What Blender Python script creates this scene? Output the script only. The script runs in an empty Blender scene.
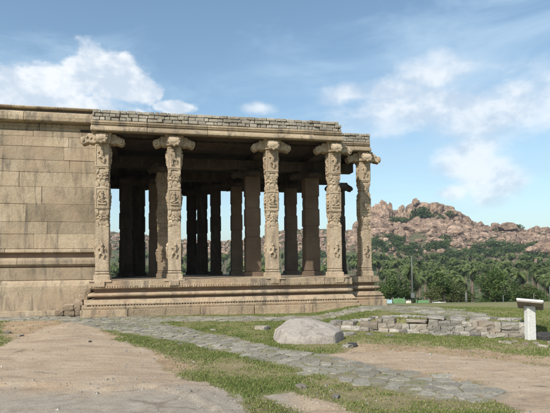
import bpy, bmesh, math, random
import numpy as np
from mathutils import Vector, Matrix, noise as mn
R = math.radians
random.seed(7)
rng = np.random.default_rng(7)
scn = bpy.context.scene
COL = scn.collection

# ------------------------------------------------------------------ survey helpers (photo measurements -> metres)
EYE = 1.5
F = 500.0
def hor(x): return 265.0 + (275.0 - x) * 0.0105
def G(x, y, z=0.0):
    t = (EYE - z) * F / (y - hor(x))
    return ((x - 275.0) / F * t, t)
O2 = (-5.64, 15.4); TH = math.radians(12.0)
UX, UY = math.cos(TH), math.sin(TH)
VX, VY = -UY, UX
OV = O2[0]*VX + O2[1]*VY
def depth(x, V):
    a = (x - 275.0) / F
    return (OV + V) / (a*VX + VY)
def Uof(x, V):
    t = depth(x, V); a = (x - 275.0) / F
    return (a*t - O2[0])*UX + (t - O2[1])*UY
def zof(x, y, V):
    return EYE + (hor(x) - y) / F * depth(x, V)
def W(U, V, z=0.0):
    return Vector((O2[0] + U*UX + V*VX, O2[1] + U*UY + V*VY, z))

# ------------------------------------------------------------------ numpy value noise
_perm = rng.random((256, 256))
def vnoise(x, y):
    xi = np.floor(x).astype(int); yi = np.floor(y).astype(int)
    xf = x - xi; yf = y - yi
    u = xf*xf*(3-2*xf); v = yf*yf*(3-2*yf)
    a = _perm[xi % 256, yi % 256]; b = _perm[(xi+1) % 256, yi % 256]
    c = _perm[xi % 256, (yi+1) % 256]; d = _perm[(xi+1) % 256, (yi+1) % 256]
    return (a*(1-u)+b*u)*(1-v) + (c*(1-u)+d*u)*v
def fbm(x, y, o=4):
    s = 0; a = .5; n = 0
    for i in range(o):
        s = s + a*vnoise(x*2**i + 17*i, y*2**i + 31*i); n += a; a *= .5
    return s/n
def sstep(a, b, x):
    t = np.clip((x-a)/(b-a), 0, 1); return t*t*(3-2*t)

# ------------------------------------------------------------------ object helpers
def tag(o, label=None, cat=None, group=None, kind=None):
    if label: o['label'] = label
    if cat: o['category'] = cat
    if group: o['group'] = group
    if kind: o['kind'] = kind
    return o
def empty(name, loc=(0, 0, 0), rz=0.0):
    o = bpy.data.objects.new(name, None); COL.objects.link(o)
    o.location = loc; o.rotation_euler = (0, 0, rz); o.empty_display_size = .3
    return o
class MB:
    """collects faces of one mesh"""
    def __init__(s): s.v = []; s.f = []; s.t = []
    def add(s, vs, fs, tone=0.5):
        b = len(s.v); s.v += [tuple(v) for v in vs]
        for f in fs: s.f.append(tuple(i+b for i in f)); s.t.append(tone)
    def box(s, c, d, rz=0.0, tone=.5, jit=0.0, M=None, tilt=(0, 0)):
        hx, hy, hz = d[0]/2, d[1]/2, d[2]/2
        vs = []
        for k in (-1, 1):
            for j in (-1, 1):
                for i in (-1, 1):
                    v = Vector((i*hx + random.uniform(-jit, jit), j*hy + random.uniform(-jit, jit), k*hz + random.uniform(-jit, jit)))
                    if tilt != (0, 0): v = Matrix.Rotation(tilt[0], 3, 'X') @ Matrix.Rotation(tilt[1], 3, 'Y') @ v
                    if rz: v = Matrix.Rotation(rz, 3, 'Z') @ v
                    v = v + Vector(c)
                    if M: v = M(v)
                    vs.append(v)
        s.add(vs, [(0, 2, 3, 1), (4, 5, 7, 6), (0, 1, 5, 4), (2, 6, 7, 3), (0, 4, 6, 2), (1, 3, 7, 5)], tone)
    def tube(s, pts, rads, n=6, tone=.5, sq=1.0, up=None):
        rings = []
        P = [Vector(p) for p in pts]
        for i, p in enumerate(P):
            d = (P[min(i+1, len(P)-1)] - P[max(i-1, 0)]).normalized()
            a = Vector(up) if up else (Vector((0, 0, 1)) if abs(d.z) < .9 else Vector((0, 1, 0)))
            x = d.cross(a).normalized(); y = x.cross(d).normalized()
            rings.append([p + x*math.cos(2*math.pi*k/n)*rads[i] + y*math.sin(2*math.pi*k/n)*rads[i]*sq for k in range(n)])
        vs = [v for r in rings for v in r]; fs = []
        for i in range(len(P)-1):
            for k in range(n):
                fs.append((i*n+k, i*n+(k+1) % n, (i+1)*n+(k+1) % n, (i+1)*n+k))
        fs.append(tuple(reversed(range(n)))); fs.append(tuple((len(P)-1)*n+k for k in range(n)))
        s.add(vs, fs, tone)
    def ball(s, c, r, nu=8, nv=6, sc=(1, 1, 1), tone=.5, jit=0):
        vs = []; fs = []
        for j in range(nv+1):
            th = math.pi*j/nv
            for i in range(nu):
                ph = 2*math.pi*i/nu
                q = 1 + random.uniform(-jit, jit)
                vs.append((c[0]+r*sc[0]*q*math.sin(th)*math.cos(ph), c[1]+r*sc[1]*q*math.sin(th)*math.sin(ph), c[2]+r*sc[2]*q*math.cos(th)))
        for j in range(nv):
            for i in range(nu):
                fs.append((j*nu+i, (j+1)*nu+i, (j+1)*nu+(i+1) % nu, j*nu+(i+1) % nu))
        s.add(vs, fs, tone)
    def prism(s, prof, x0, x1, M=None, tone=.5):
        """prof: closed list of (y,z); extruded along x"""
        n = len(prof); vs = [(x0, p[0], p[1]) for p in prof] + [(x1, p[0], p[1]) for p in prof]
        if M: vs = [M(Vector(v)) for v in vs]
        fs = [(i, (i+1) % n, n+(i+1) % n, n+i) for i in range(n)]
        fs += [tuple(reversed(range(n))), tuple(range(n, 2*n))]
        s.add(vs, fs, tone)
    def mesh(s, name, mat, bevel=0, sub=0, rough=0, rscale=3.0, smooth=False, seg=1, cap=.35):
        me = bpy.data.meshes.new(name)
        bm = bmesh.new()
        vs = [bm.verts.new(v) for v in s.v]
        lay = bm.loops.layers.float_color.new('tone')
        for f, t in zip(s.f, s.t):
            try: fc = bm.faces.new([vs[i] for i in f])
            except ValueError: continue
            for l in fc.loops: l[lay] = (t, t, t, 1)
        bmesh.ops.recalc_face_normals(bm, faces=bm.faces)
        if bevel:
            es = [e for e in bm.edges if len(e.link_faces) == 2 and e.calc_face_angle(0) > cap]
            bmesh.ops.bevel(bm, geom=es, offset=bevel, segments=seg, affect='EDGES', profile=.6)
        for _ in range(sub):
            bmesh.ops.subdivide_edges(bm, edges=[e for e in bm.edges if e.calc_length() > .09], cuts=1, use_grid_fill=True)
        if rough:
            for v in bm.verts:
                q = v.co*rscale
                v.co += Vector(mn.noise_vector(q))*rough + Vector(mn.noise_vector(q*3.1))*rough*.5
        bm.to_mesh(me); bm.free()
        me.materials.append(mat)
        if smooth: me.polygons.foreach_set('use_smooth', [True]*len(me.polygons))
        return me
    def build(s, name, mat, parent=None, **k):
        o = bpy.data.objects.new(name, s.mesh(name, mat, **k)); COL.objects.link(o)
        if parent: o.parent = parent
        return o
def link(name, me, parent=None, loc=(0, 0, 0), rot=(0, 0, 0), sc=None):
    o = bpy.data.objects.new(name, me); COL.objects.link(o)
    o.location = loc; o.rotation_euler = rot
    if sc: o.scale = sc
    if parent: o.parent = parent
    return o

# ------------------------------------------------------------------ materials
class NT:
    def __init__(s, name, rough=.9):
        s.m = bpy.data.materials.new(name); s.m.use_nodes = True
        s.t = s.m.node_tree; s.n = s.t.nodes; s.b = s.n['Principled BSDF']
        s.b.inputs['Roughness'].default_value = rough
        s.b.inputs['Specular IOR Level'].default_value = .25
    def node(s, ty, **k):
        n = s.n.new(ty)
        for a, v in k.items(): setattr(n, a, v)
        return n
    def lk(s, a, b): s.t.links.new(a, b)
    def pos(s):
        return s.node('ShaderNodeNewGeometry').outputs['Position']
    def scaled(s, vec, sc):
        n = s.node('ShaderNodeVectorMath', operation='MULTIPLY'); s.lk(vec, n.inputs[0]); n.inputs[1].default_value = sc
        return n.outputs[0]
    def noise(s, vec, scale, det=5, ro=.6, dist=0):
        n = s.node('ShaderNodeTexNoise'); s.lk(vec, n.inputs['Vector'])
        n.inputs['Scale'].default_value = scale; n.inputs['Detail'].default_value = det
        n.inputs['Roughness'].default_value = ro; n.inputs['Distortion'].default_value = dist
        return n.outputs['Fac']
    def ramp(s, fac, stops, interp='LINEAR'):
        n = s.node('ShaderNodeValToRGB'); n.color_ramp.interpolation = interp
        e = n.color_ramp.elements
        while len(e) < len(stops): e.new(.5)
        for q, (p, c) in zip(e, stops):
            q.position = p; q.color = (c[0], c[1], c[2], 1) if not isinstance(c, (int, float)) else (c, c, c, 1)
        s.lk(fac, n.inputs[0]); return n.outputs[0]
    def mix(s, fac, a, b, mode='MIX'):
        n = s.node('ShaderNodeMix', data_type='RGBA', blend_type=mode)
        for sock, v in ((n.inputs[0], fac), (n.inputs[6], a), (n.inputs[7], b)):
            if isinstance(v, (int, float)): sock.default_value = v
            elif isinstance(v, tuple): sock.default_value = (v[0], v[1], v[2], 1)
            else: s.lk(v, sock)
        return n.outputs[2]
    def math(s, op, a, b=0.0, c=None):
        n = s.node('ShaderNodeMath', operation=op)
        for i, v in enumerate((a, b) if c is None else (a, b, c)):
            if isinstance(v, (int, float)): n.inputs[i].default_value = v
            else: s.lk(v, n.inputs[i])
        return n.outputs[0]
    def bump(s, h, dist, st=1.0, prev=None):
        n = s.node('ShaderNodeBump'); s.lk(h, n.inputs['Height'])
        n.inputs['Distance'].default_value = dist; n.inputs['Strength'].default_value = st
        if prev: s.lk(prev, n.inputs['Normal'])
        return n.outputs[0]
    def out(s, col, nrm=None):
        if isinstance(col, tuple): s.b.inputs['Base Color'].default_value = (*col, 1)
        else: s.lk(col, s.b.inputs['Base Color'])
        if nrm: s.lk(nrm, s.b.inputs['Normal'])
        return s.m

def stone(name, c1, c2, c3, dark=(.10, .085, .07), streak=.5, fine=.5, bump=.02, tonew=.5, stain=.58, red=None):
    n = NT(name); p = n.pos()
    base = n.ramp(n.noise(p, 1.1, 6, .65), [(.3, c1), (.52, c2), (.72, c3)])
    grain = n.ramp(n.noise(p, 38, 4, .7), [(.3, 1-fine*.55), (.7, 1+fine*.3)])
    col = n.mix(1.0, base, grain, 'MULTIPLY')
    tn = n.node('ShaderNodeAttribute', attribute_name='tone')
    tr = n.ramp(tn.outputs['Fac'], [(0, 1-tonew*.55), (1, 1+tonew*.35)])
    col = n.mix(1.0, col, tr, 'MULTIPLY')
    st = n.noise(n.scaled(p, (3.0, 3.0, .55)), 1.3, 5, .65, .6)
    sf = n.ramp(st, [(stain, 0), (stain+.14, streak)])
    col = n.mix(sf, col, dark)
    pk = n.noise(p, 7.5, 5, .7)
    col = n.mix(n.ramp(pk, [(.60, 0), (.72, .45)]), col, (dark[0]*1.6, dark[1]*1.6, dark[2]*1.6))
    if red:
        col = n.mix(n.ramp(n.noise(p, .8, 3), [(.5, 0), (.65, .6)]), col, red)
    b = n.bump(n.noise(p, 9, 6, .7), bump, .9)
    b = n.bump(n.noise(p, 60, 3, .7), .004, .7, b)
    return n.out(col, b)

M = {}
M['wall'] = stone('granite_wall', (.29, .225, .15), (.38, .30, .205), (.465, .38, .275), streak=.7, stain=.50, tonew=.5, fine=.75, red=(.36, .265, .18))
M['pillar'] = stone('granite_pillar', (.36, .275, .185), (.46, .36, .25), (.54, .435, .31), dark=(.15, .11, .08), streak=.6, stain=.52, bump=.035, fine=.75)
M['base'] = stone('granite_base', (.31, .235, .15), (.39, .30, .20), (.46, .365, .26), streak=.7, stain=.50, fine=.75, bump=.03, red=(.37, .25, .16))
M['inner'] = stone('shaded_inner_granite', (.045, .032, .024), (.065, .047, .035), (.09, .066, .05), streak=.5, stain=.5)  # temple granite darkened: the hall's interior shade is put into the colour
M['part_shade'] = stone('part_shaded_granite', (.13, .09, .06), (.175, .122, .084), (.22, .16, .11), streak=.5)  # less darkened copy for inner pillars catching some light; shade in the colour
M['mid'] = stone('shade_toned_granite', (.24, .175, .115), (.30, .225, .15), (.36, .28, .195), streak=.5)  # pillar granite toned down in colour for the shade behind the front row
M['recess'] = stone('reddish_granite', (.22, .145, .10), (.27, .18, .125), (.31, .22, .155), streak=.4)
M['cornice'] = stone('granite_cornice', (.28, .215, .14), (.36, .28, .185), (.43, .345, .24), streak=.7, stain=.50, fine=.75, bump=.03)
M['brick'] = stone('weathered_brick', (.25, .22, .175), (.325, .29, .235), (.41, .37, .305), dark=(.10, .085, .075), streak=.5, stain=.58, tonew=.5, fine=.8)
M['mortar'] = stone('dark_mortar', (.10, .085, .07), (.13, .11, .09), (.16, .135, .11))
M['rubble'] = stone('rubble_stone', (.20, .18, .15), (.27, .25, .215), (.35, .325, .285), tonew=1.0, fine=.8, dark=(.07, .06, .05), red=(.27, .205, .145))
M['brown_rubble'] = stone('brown_rubble', (.25, .185, .125), (.34, .26, .18), (.42, .33, .24), tonew=1.0, fine=.8, streak=.4)
M['slab'] = stone('grey_paving', (.20, .185, .145), (.255, .235, .19), (.31, .285, .235), tonew=.5, fine=.8, dark=(.14, .13, .11), streak=.4, bump=.015)
M['boulder'] = stone('grey_boulder', (.27, .235, .20), (.335, .295, .255), (.39, .35, .305), tonew=0, dark=(.12, .105, .09), streak=.6, stain=.52, fine=.6, bump=.03)
M['post'] = stone('pale_concrete', (.50, .49, .46), (.56, .55, .52), (.62, .61, .58), tonew=0, dark=(.36, .34, .30), streak=.35, bump=.006)
M['post_top'] = stone('brown_granite_slab', (.24, .20, .17), (.29, .245, .21), (.33, .28, .24), tonew=0, streak=.2, bump=.004)
M['plate'] = stone('pale_plate', (.45, .44, .41), (.52, .51, .48), (.58, .57, .54), tonew=0, streak=.15, bump=.003)
M['black_stone'] = stone('dark_stone', (.035, .033, .033), (.05, .047, .045), (.07, .065, .06), tonew=0, streak=.2)
n = NT('hill_rock'); p = n.pos()
c = n.ramp(n.noise(p, .06, 6, .65), [(.3, (.25, .165, .11)), (.5, (.34, .235, .165)), (.7, (.44, .32, .235))])
c = n.mix(n.ramp(n.noise(p, .35, 5, .7), [(.44, 0), (.58, .75)]), c, (.10, .07, .055))
tn = n.node('ShaderNodeAttribute', attribute_name='tone')
oi = n.node('ShaderNodeObjectInfo')
c = n.mix(1.0, c, n.ramp(tn.outputs['Fac'], [(0, .6), (1, 1.35)]), 'MULTIPLY')
M['hillrock'] = n.out(c, n.bump(n.noise(p, .5, 6, .7), 1.6, 1))
n = NT('hill_soil'); p = n.pos()
c = n.ramp(n.noise(p, .05, 6, .7), [(.35, (.05, .075, .03)), (.5, (.11, .11, .055)), (.62, (.10, .075, .052))])
M['hillsoil'] = n.out(c, n.bump(n.noise(p, .3, 6, .7), 2.0, 1))

def leafmat(name, a, b, c, trans=.25):
    n = NT(name, .6); tn = n.node('ShaderNodeAttribute', attribute_name='tone')
    oi = n.node('ShaderNodeObjectInfo')
    f = n.math('ADD', n.math('MULTIPLY', tn.outputs['Fac'], .75), n.math('MULTIPLY', oi.outputs['Random'], .25))
    col = n.ramp(f, [(.1, a), (.5, b), (.9, c)])
    n.out(col)
    tr = n.node('ShaderNodeBsdfTranslucent'); n.lk(col, tr.inputs[0])
    mx = n.node('ShaderNodeMixShader'); mx.inputs[0].default_value = trans
    n.lk(n.b.outputs[0], mx.inputs[1]); n.lk(tr.outputs[0], mx.inputs[2])
    n.lk(mx.outputs[0], n.n['Material Output'].inputs[0])
    return n.m
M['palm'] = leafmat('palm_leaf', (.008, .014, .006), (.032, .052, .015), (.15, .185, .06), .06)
M['tree'] = leafmat('tree_leaf', (.022, .042, .011), (.052, .088, .022), (.11, .155, .045))
M['olive'] = leafmat('olive_leaf', (.05, .07, .02), (.09, .11, .035), (.13, .14, .05))
M['grass'] = leafmat('grass_blade', (.10, .15, .035), (.175, .215, .06), (.32, .28, .13), .35)
n = NT('bark'); M['bark'] = n.out(n.ramp(n.noise(n.pos(), 4), [(.3, (.10, .075, .05)), (.7, (.20, .16, .12))]))
def plain(name, c, rough=.8, var=.15, sc=4):
    n = NT(name, rough)
    return n.out(n.ramp(n.noise(n.pos(), sc, 5, .7), [(.3, tuple(x*(1-var) for x in c)), (.7, tuple(x*(1+var) for x in c))]))
M['steel'] = plain('galvanised_steel', (.13, .135, .135), .5)
M['greenpaint'] = plain('green_paint', (.14, .26, .12), .7, .2, 1.5)
M['bluepaint'] = plain('pale_blue_paint', (.35, .50, .55), .7)
M['white'] = plain('white_paint', (.72, .72, .70), .7)
M['limewash'] = plain('cream_limewash', (.62, .56, .46), .8)
M['pinkwash'] = plain('pink_limewash', (.52, .34, .28), .8)
M['rooft'] = plain('terracotta_roof', (.33, .15, .10), .8)
M['darkglass'] = plain('dark_opening', (.03, .03, .035), .4)

# ------------------------------------------------------------------ ground
P = lambda *pts: [G(x, y) for x, y in pts]
ROCK_POLYS = [P((-120, 345), (0, 347), (20, 338), (45, 327), (70, 322), (95, 326), (112, 340), (150, 350), (158, 362), (175, 376), (205, 384), (238, 400), (262, 430), (200, 520), (-300, 520)),
              P((320, 354), (350, 351), (420, 352), (470, 358), (550, 366), (640, 372), (700, 460), (560, 440), (512, 408), (470, 392), (480, 383), (440, 372), (380, 366)),
              P((262, 396), (290, 393), (330, 402), (350, 412), (320, 420), (280, 404))]
LEDGE = [G(-60, 384), G(0, 385), G(60, 388), G(110, 391), G(150, 389), G(185, 396), G(215, 410), G(230, 430)]
DIRT_POLYS = [[(a, b-.06) for a, b in LEDGE]+[(a, b+.05) for a, b in LEDGE[::-1]],
              P((340, 352), (352, 342), (400, 345), (470, 350), (560, 358), (560, 366), (440, 358), (480, 378), (470, 388), (380, 370), (330, 360)),
              P((0, 322), (70, 318), (120, 336), (100, 345), (40, 333), (10, 340)),
              P((95, 385), (150, 380), (185, 383), (215, 394), (232, 404), (225, 408), (200, 398), (175, 390), (140, 386)),
              P((80, 336), (150, 350), (200, 366), (170, 372), (140, 355))]
PAVE_POLYS = [P((-30, 316), (8, 312.5), (50, 311), (120, 316), (380, 316), (372, 321), (270, 321), (190, 321.5), (160, 322), (185, 328), (230, 336), (275, 347), (330, 355), (400, 369), (450, 378), (490, 386), (508, 391), (500, 399), (470, 401), (430, 397), (380, 388), (330, 378), (275, 364), (230, 352), (190, 344), (150, 337), (110, 330), (60, 321), (-30, 320)),
              [G(345, 319), G(500, 321, .3), G(490, 315, .3), G(440, 310, .2), G(395, 305, .1), (4.2, 18.0), (3.2, 17.6), G(375, 313)]]
DRY_POLYS = [P((140, 352), (260, 362), (330, 385), (250, 378)), P((340, 336), (520, 344), (560, 356), (470, 350), (350, 342)), P((0, 320), (60, 320), (30, 335), (0, 345)), P((300, 372), (470, 398), (400, 413), (300, 388))]
def sdf(poly, X, Y):
    """signed distance, positive inside"""
    px = np.array([q[0] for q in poly]); py = np.array([q[1] for q in poly])
    d = np.full(X.shape, 1e9); ins = np.zeros(X.shape, bool); n = len(px)
    for i in range(n):
        x0, y0, x1, y1 = px[i], py[i], px[(i+1) % n], py[(i+1) % n]
        ex, ey = x1-x0, y1-y0
        t = np.clip(((X-x0)*ex + (Y-y0)*ey) / (ex*ex+ey*ey+1e-9), 0, 1)
        d = np.minimum(d, np.hypot(X-x0-t*ex, Y-y0-t*ey))
        c = ((y0 > Y) != (y1 > Y))
        with np.errstate(divide='ignore', invalid='ignore'):
            xi = x0 + (Y-y0)*ex/(ey if abs(ey) > 1e-9 else 1e-9)
        ins ^= (c & (X < xi))
    return np.where(ins, d, -d)
def mask(polys, X, Y):
    m = np.full(X.shape, -1e3)
    for p in polys: m = np.maximum(m, sdf(p, X, Y))
    return m
RW = [G(316, 327.5), G(340, 329.5), G(380, 332), G(420, 334), G(470, 336), G(517, 338)]   # foot of the rubble wall
def wall_d(X, Y):
    """distance behind the rubble wall's line and position along it"""
    xs = [q[0] for q in RW]; ys = [q[1] for q in RW]
    yl = np.interp(X, [-50, xs[0]-.01]+xs+[6.5, 9, 60], [14, ys[0]+.3]+ys+[8.9, 8.6, 8.6])
    return Y - yl
LEDGE = [G(-60, 384), G(0, 385), G(60, 388), G(110, 391), G(150, 389), G(185, 396), G(215, 410), G(230, 430)]
def height(X, Y):
    b = np.where(Y > 15, -.064*(Y-15), 0)
    b = np.where(Y > 40, -1.6, b)
    b = b - 6.0*sstep(38, 76, Y) + 5.0*sstep(90, 280, Y)
    side = sstep(25, 60, np.abs(X))*np.where(Y < 60, 1, 0)
    b = b - 2.0*side*sstep(10, -5, Y*0+0)*0
    d = wall_d(X, Y)
    amp = .30*sstep(.9, 2.8, X)
    wdt = np.where(X > 4.85, .10 + (X-4.85)*1.3, .10)
    b = b + amp*sstep(.12, .12+wdt, d) * (1 - sstep(3.0, 8.0, d))
    b = b + .05*(fbm(X*.5+3, Y*.5, 3)-.5) * (1-sstep(9, 13, Y)*.7)
    b = b + .35*(fbm(X*.06+9, Y*.06, 3)-.5) * sstep(25, 60, np.hypot(X, Y-8))
    # bare rock sheets bulge a little, with a broken ledge
    r = mask(ROCK_POLYS[:1], X, Y)
    b = b + .06*sstep(-.1, .8, r)
    b = b + .018*(fbm(X*2.2, Y*2.2, 4)-.5)*2
    lx = [q[0] for q in LEDGE]; ly = [q[1] for q in LEDGE]
    dl = Y - np.interp(X, lx, ly) - .25*(fbm(X*2.5+50, Y*.3, 3)-.5)
    b = b - .045*sstep(.03, -.03, dl)*sstep(-2, 0, np.minimum(X+6, -X-.35)) * (Y < 8)
    return b
def h1(x, y): return float(height(np.array([float(x)]), np.array([float(y)]))[0])

def axis(lo, hi, step, far, g=1.25):
    a = list(np.arange(lo, hi+1e-6, step)); s = step
    b = []; x = a[-1]
    while x < far: s *= g; x += s; b.append(x)
    c = []; s = step; x = a[0]
    while x > -far: s *= g; x -= s; c.append(x)
    return np.array(c[::-1] + a + b)
def build_ground():
    xs = axis(-8.5, 7.5, .05, 1700, 1.16); ys = axis(3.6, 15.0, .05, 1700, 1.12)
    X, Y = np.meshgrid(xs, ys); sh = X.shape
    Z = height(X.ravel(), Y.ravel()).reshape(sh)
    nx, ny = len(xs), len(ys)
    co = np.stack([X, Y, Z], -1).reshape(-1, 3)
    idx = np.arange(nx*ny).reshape(ny, nx)
    q = np.stack([idx[:-1, :-1], idx[:-1, 1:], idx[1:, 1:], idx[1:, :-1]], -1).reshape(-1, 4)
    me = bpy.data.meshes.new('ground')
    me.vertices.add(len(co)); me.vertices.foreach_set('co', co.ravel().astype(np.float32))
    me.loops.add(q.size); me.loops.foreach_set('vertex_index', q.ravel().astype(np.int32))
    me.polygons.add(len(q)); me.polygons.foreach_set('loop_start', np.arange(0, q.size, 4, dtype=np.int32))
    me.polygons.foreach_set('loop_total', np.full(len(q), 4, dtype=np.int32))
    me.update(); me.validate()
    me.polygons.foreach_set('use_smooth', np.ones(len(me.polygons), bool))
    fx, fy = X.ravel(), Y.ravel()
    def enc(polys, w): return np.clip(mask(polys, fx, fy)/w*.5+.5, 0, 1)
    at = me.attributes.new('cover', 'FLOAT_COLOR', 'POINT')
    far = sstep(32, 45, fy)
    cols = np.stack([enc(ROCK_POLYS, .5), enc(DIRT_POLYS, .8), enc(PAVE_POLYS, .3), enc(DRY_POLYS, 1.0)], -1)
    at.data.foreach_set('color', cols.ravel().astype(np.float32))
    o = bpy.data.objects.new('ground', me); COL.objects.link(o); tag(o, kind='structure')
    n = NT('ground_cover', .95); p = n.pos()
    a = n.node('ShaderNodeAttribute', attribute_name='cover')
    sp = n.node('ShaderNodeSeparateColor'); n.lk(a.outputs['Color'], sp.inputs[0])
    n1 = n.noise(p, 1.6, 6, .7); n2 = n.noise(p, 7, 5, .7)
    nn = n.math('ADD', n.math('MULTIPLY', n1, .6), n.math('MULTIPLY', n2, .4))
    def cut(ch, lo=.44, hi=.56, amt=.9):
        return n.ramp(n.math('ADD', ch, n.math('MULTIPLY', n.math('SUBTRACT', nn, .5), amt)), [(lo, 0), (hi, 1)])
    soil = n.ramp(n.noise(p, 14, 5, .7), [(.3, (.20, .155, .085)), (.7, (.33, .25, .15))])
    green = n.ramp(n.noise(p, 26, 5, .75), [(.3, (.10, .13, .035)), (.5, (.17, .185, .06)), (.72, (.27, .25, .11))])
    gm = n.ramp(nn, [(.40, 0), (.56, 1)])
    base = n.mix(gm, soil, green)
    dry = n.ramp(n2, [(.35, (.24, .19, .10)), (.65, (.34, .28, .16))])
    base = n.mix(cut(a.outputs['Alpha'], .4, .7, 1.2), base, dry)
    dirt = n.ramp(nn, [(.35, (.30, .20, .12)), (.5, (.40, .28, .175)), (.62, (.48, .36, .24))])
    base = n.mix(cut(sp.outputs[1]), base, dirt)
    # bare rock: pinkish beige, grey towards its lower lichen covered part
    rk = n.ramp(n.noise(n.scaled(p, (.5, 1.4, 1)), 1.7, 7, .7, .8), [(.3, (.36, .255, .17)), (.46, (.49, .365, .25)), (.7, (.60, .475, .345))])
    rk = n.mix(n.ramp(n.noise(p, 45, 4, .7), [(.50, 0), (.66, .5)]), rk, (.22, .17, .13))
    rk = n.mix(n.ramp(n.noise(p, 120, 3, .8), [(.5, 0), (.7, .5)]), rk, (.14, .11, .085))
    rk = n.mix(n.ramp(n.noise(n.scaled(p, (.7, 2.2, 1)), 2.3, 7, .75, 1.0), [(.52, 0), (.66, .55)]), rk, (.23, .19, .15))
    sx = n.node('ShaderNodeSeparateXYZ'); n.lk(p, sx.inputs[0])
    gy = n.math('ADD', n.math('ADD', sx.outputs[1], n.math('MULTIPLY', sx.outputs[0], -.02)), n.math('MULTIPLY', n.math('SUBTRACT', n1, .5), -1.8))
    rg = n.ramp(n.noise(p, 5, 6, .7), [(.3, (.27, .23, .185)), (.5, (.37, .325, .265)), (.7, (.47, .415, .345))])
    rightside = n.ramp(sx.outputs[0], [(.0, 1), (.3, 0)])
    gf = n.math('MULTIPLY', n.ramp(n.math('MULTIPLY', gy, .1), [(.585, .85), (.64, 0)]), rightside)
    rk = n.mix(gf, rk, rg)
    v = n.node('ShaderNodeTexVoronoi', feature='DISTANCE_TO_EDGE'); n.lk(n.scaled(p, (.35, 1.1, .6)), v.inputs['Vector']); v.inputs['Scale'].default_value = .7
    dn = n.noise(p, 3, 5); 
    crack = n.ramp(n.math('ADD', v.outputs['Distance'], n.math('MULTIPLY', dn, .10)), [(.042, 1), (.056, 0)])
    rk = n.mix(n.math('MULTIPLY', crack, n.math('MULTIPLY', n1, 1.3)), rk, (.20, .155, .11))
    rmask = cut(sp.outputs[0], .46, .52, .8)
    base = n.mix(rmask, base, rk)
    pv = n.ramp(n2, [(.35, (.20, .18, .125)), (.6, (.33, .295, .225))])
    base = n.mix(n.math('MULTIPLY', cut(sp.outputs[2], .42, .56, .4), .55), base, pv)
    # valley floor beyond the plateau edge
    vf = n.ramp(sx.outputs[1], [(0, 0), (1, 1)])
    far = n.ramp(n.math('MULTIPLY', sx.outputs[1], .01), [(.30, 0), (.42, 1)])
    valley = n.ramp(n.noise(p, .15, 5, .7), [(.35, (.035, .055, .018)), (.6, (.08, .10, .035)), (.75, (.20, .16, .09))])
    base = n.mix(far, base, valley)
    b = n.bump(n.noise(p, 6, 6, .75), .05, .8)
    b = n.bump(n.noise(p, 40, 5, .8), .022, 1, b)
    o.data.materials.append(n.out(base, b))
    return o
build_ground()

# ------------------------------------------------------------------ flagstone paths (irregular fitted slabs)
def clip(poly, nx, ny, c):
    out = []
    for i in range(len(poly)):
        a, b = poly[i], poly[(i+1) % len(poly)]
        da, db = a[0]*nx+a[1]*ny-c, b[0]*nx+b[1]*ny-c
        if da <= 0: out.append(a)
        if da*db < 0:
            t = da/(da-db); out.append((a[0]+(b[0]-a[0])*t, a[1]+(b[1]-a[1])*t))
    return out
def flagstones(name, poly, cx, cy, gap, drop, th=.03):
    xs = [q[0] for q in poly]; ys = [q[1] for q in poly]
    i0, i1 = int(min(xs)/cx)-1, int(max(xs)/cx)+2; j0, j1 = int(min(ys)/cy)-1, int(max(ys)/cy)+2
    pts = {}
    for j in range(j0-2, j1+3):
        for i in range(i0-2, i1+3):
            pts[i, j] = ((i+.5*(j % 2)+random.uniform(-.36, .36))*cx, (j+random.uniform(-.3, .3))*cy)
    mb = MB()
    for j in range(j0, j1):
        for i in range(i0, i1):
            p = pts[i, j]
            s = float(sdf(poly, np.array([p[0]]), np.array([p[1]]))[0])
            if s < random.uniform(-.12, .18) or random.random() < drop: continue
            cell = [(p[0]-cx*2, p[1]-cy*2), (p[0]+cx*2, p[1]-cy*2), (p[0]+cx*2, p[1]+cy*2), (p[0]-cx*2, p[1]+cy*2)]
            for dj in (-2, -1, 0, 1, 2):
                for di in (-2, -1, 0, 1, 2):
                    if (di, dj) == (0, 0): continue
                    q = pts[i+di, j+dj]; nx, ny = q[0]-p[0], q[1]-p[1]; L = math.hypot(nx, ny)
                    nx /= L; ny /= L
                    cell = clip(cell, nx, ny, nx*p[0]+ny*p[1]+L/2-gap*random.uniform(.3, .9))
                    if len(cell) < 3: break
                if len(cell) < 3: break
            if len(cell) < 3: continue
            # roughen outline
            cc = []
            for k in range(len(cell)):
                a, b = cell[k], cell[(k+1) % len(cell)]
                L = math.hypot(a[0]-b[0], a[1]-b[1])
                cc.append((a[0]+random.uniform(-.008, .008), a[1]+random.uniform(-.008, .008)))
                if L > .12: cc.append(((a[0]+b[0])/2+random.uniform(-.015, .015), (a[1]+b[1])/2+random.uniform(-.015, .015)))
            z = h1(*p) + random.uniform(-.019, -.003); tx, ty = random.uniform(-.03, .03), random.uniform(-.03, .03)
            n = len(cc)
            top = [(q[0]+(p[0]-q[0])*.05, q[1]+(p[1]-q[1])*.05, z+th*.6+(q[0]-p[0])*tx+(q[1]-p[1])*ty) for q in cc]
            mid = [(q[0], q[1], z+th*.25+(q[0]-p[0])*tx+(q[1]-p[1])*ty) for q in cc]
            bot = [(q[0], q[1], z-.12) for q in cc]
            fs = [tuple(range(n))]
            for k in range(n):
                fs.append((k, n+k, n+(k+1) % n, (k+1) % n)); fs.append((n+k, 2*n+k, 2*n+(k+1) % n, n+(k+1) % n))
            mb.add(top+mid+bot, fs, random.random())
    o = mb.build(name, M['slab']); tag(o, kind='structure'); return o
flagstones('paved_path', PAVE_POLYS[0], .25, .21, .020, .05)
flagstones('paved_terrace', PAVE_POLYS[1], .34, .28, .03, .22)

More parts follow.
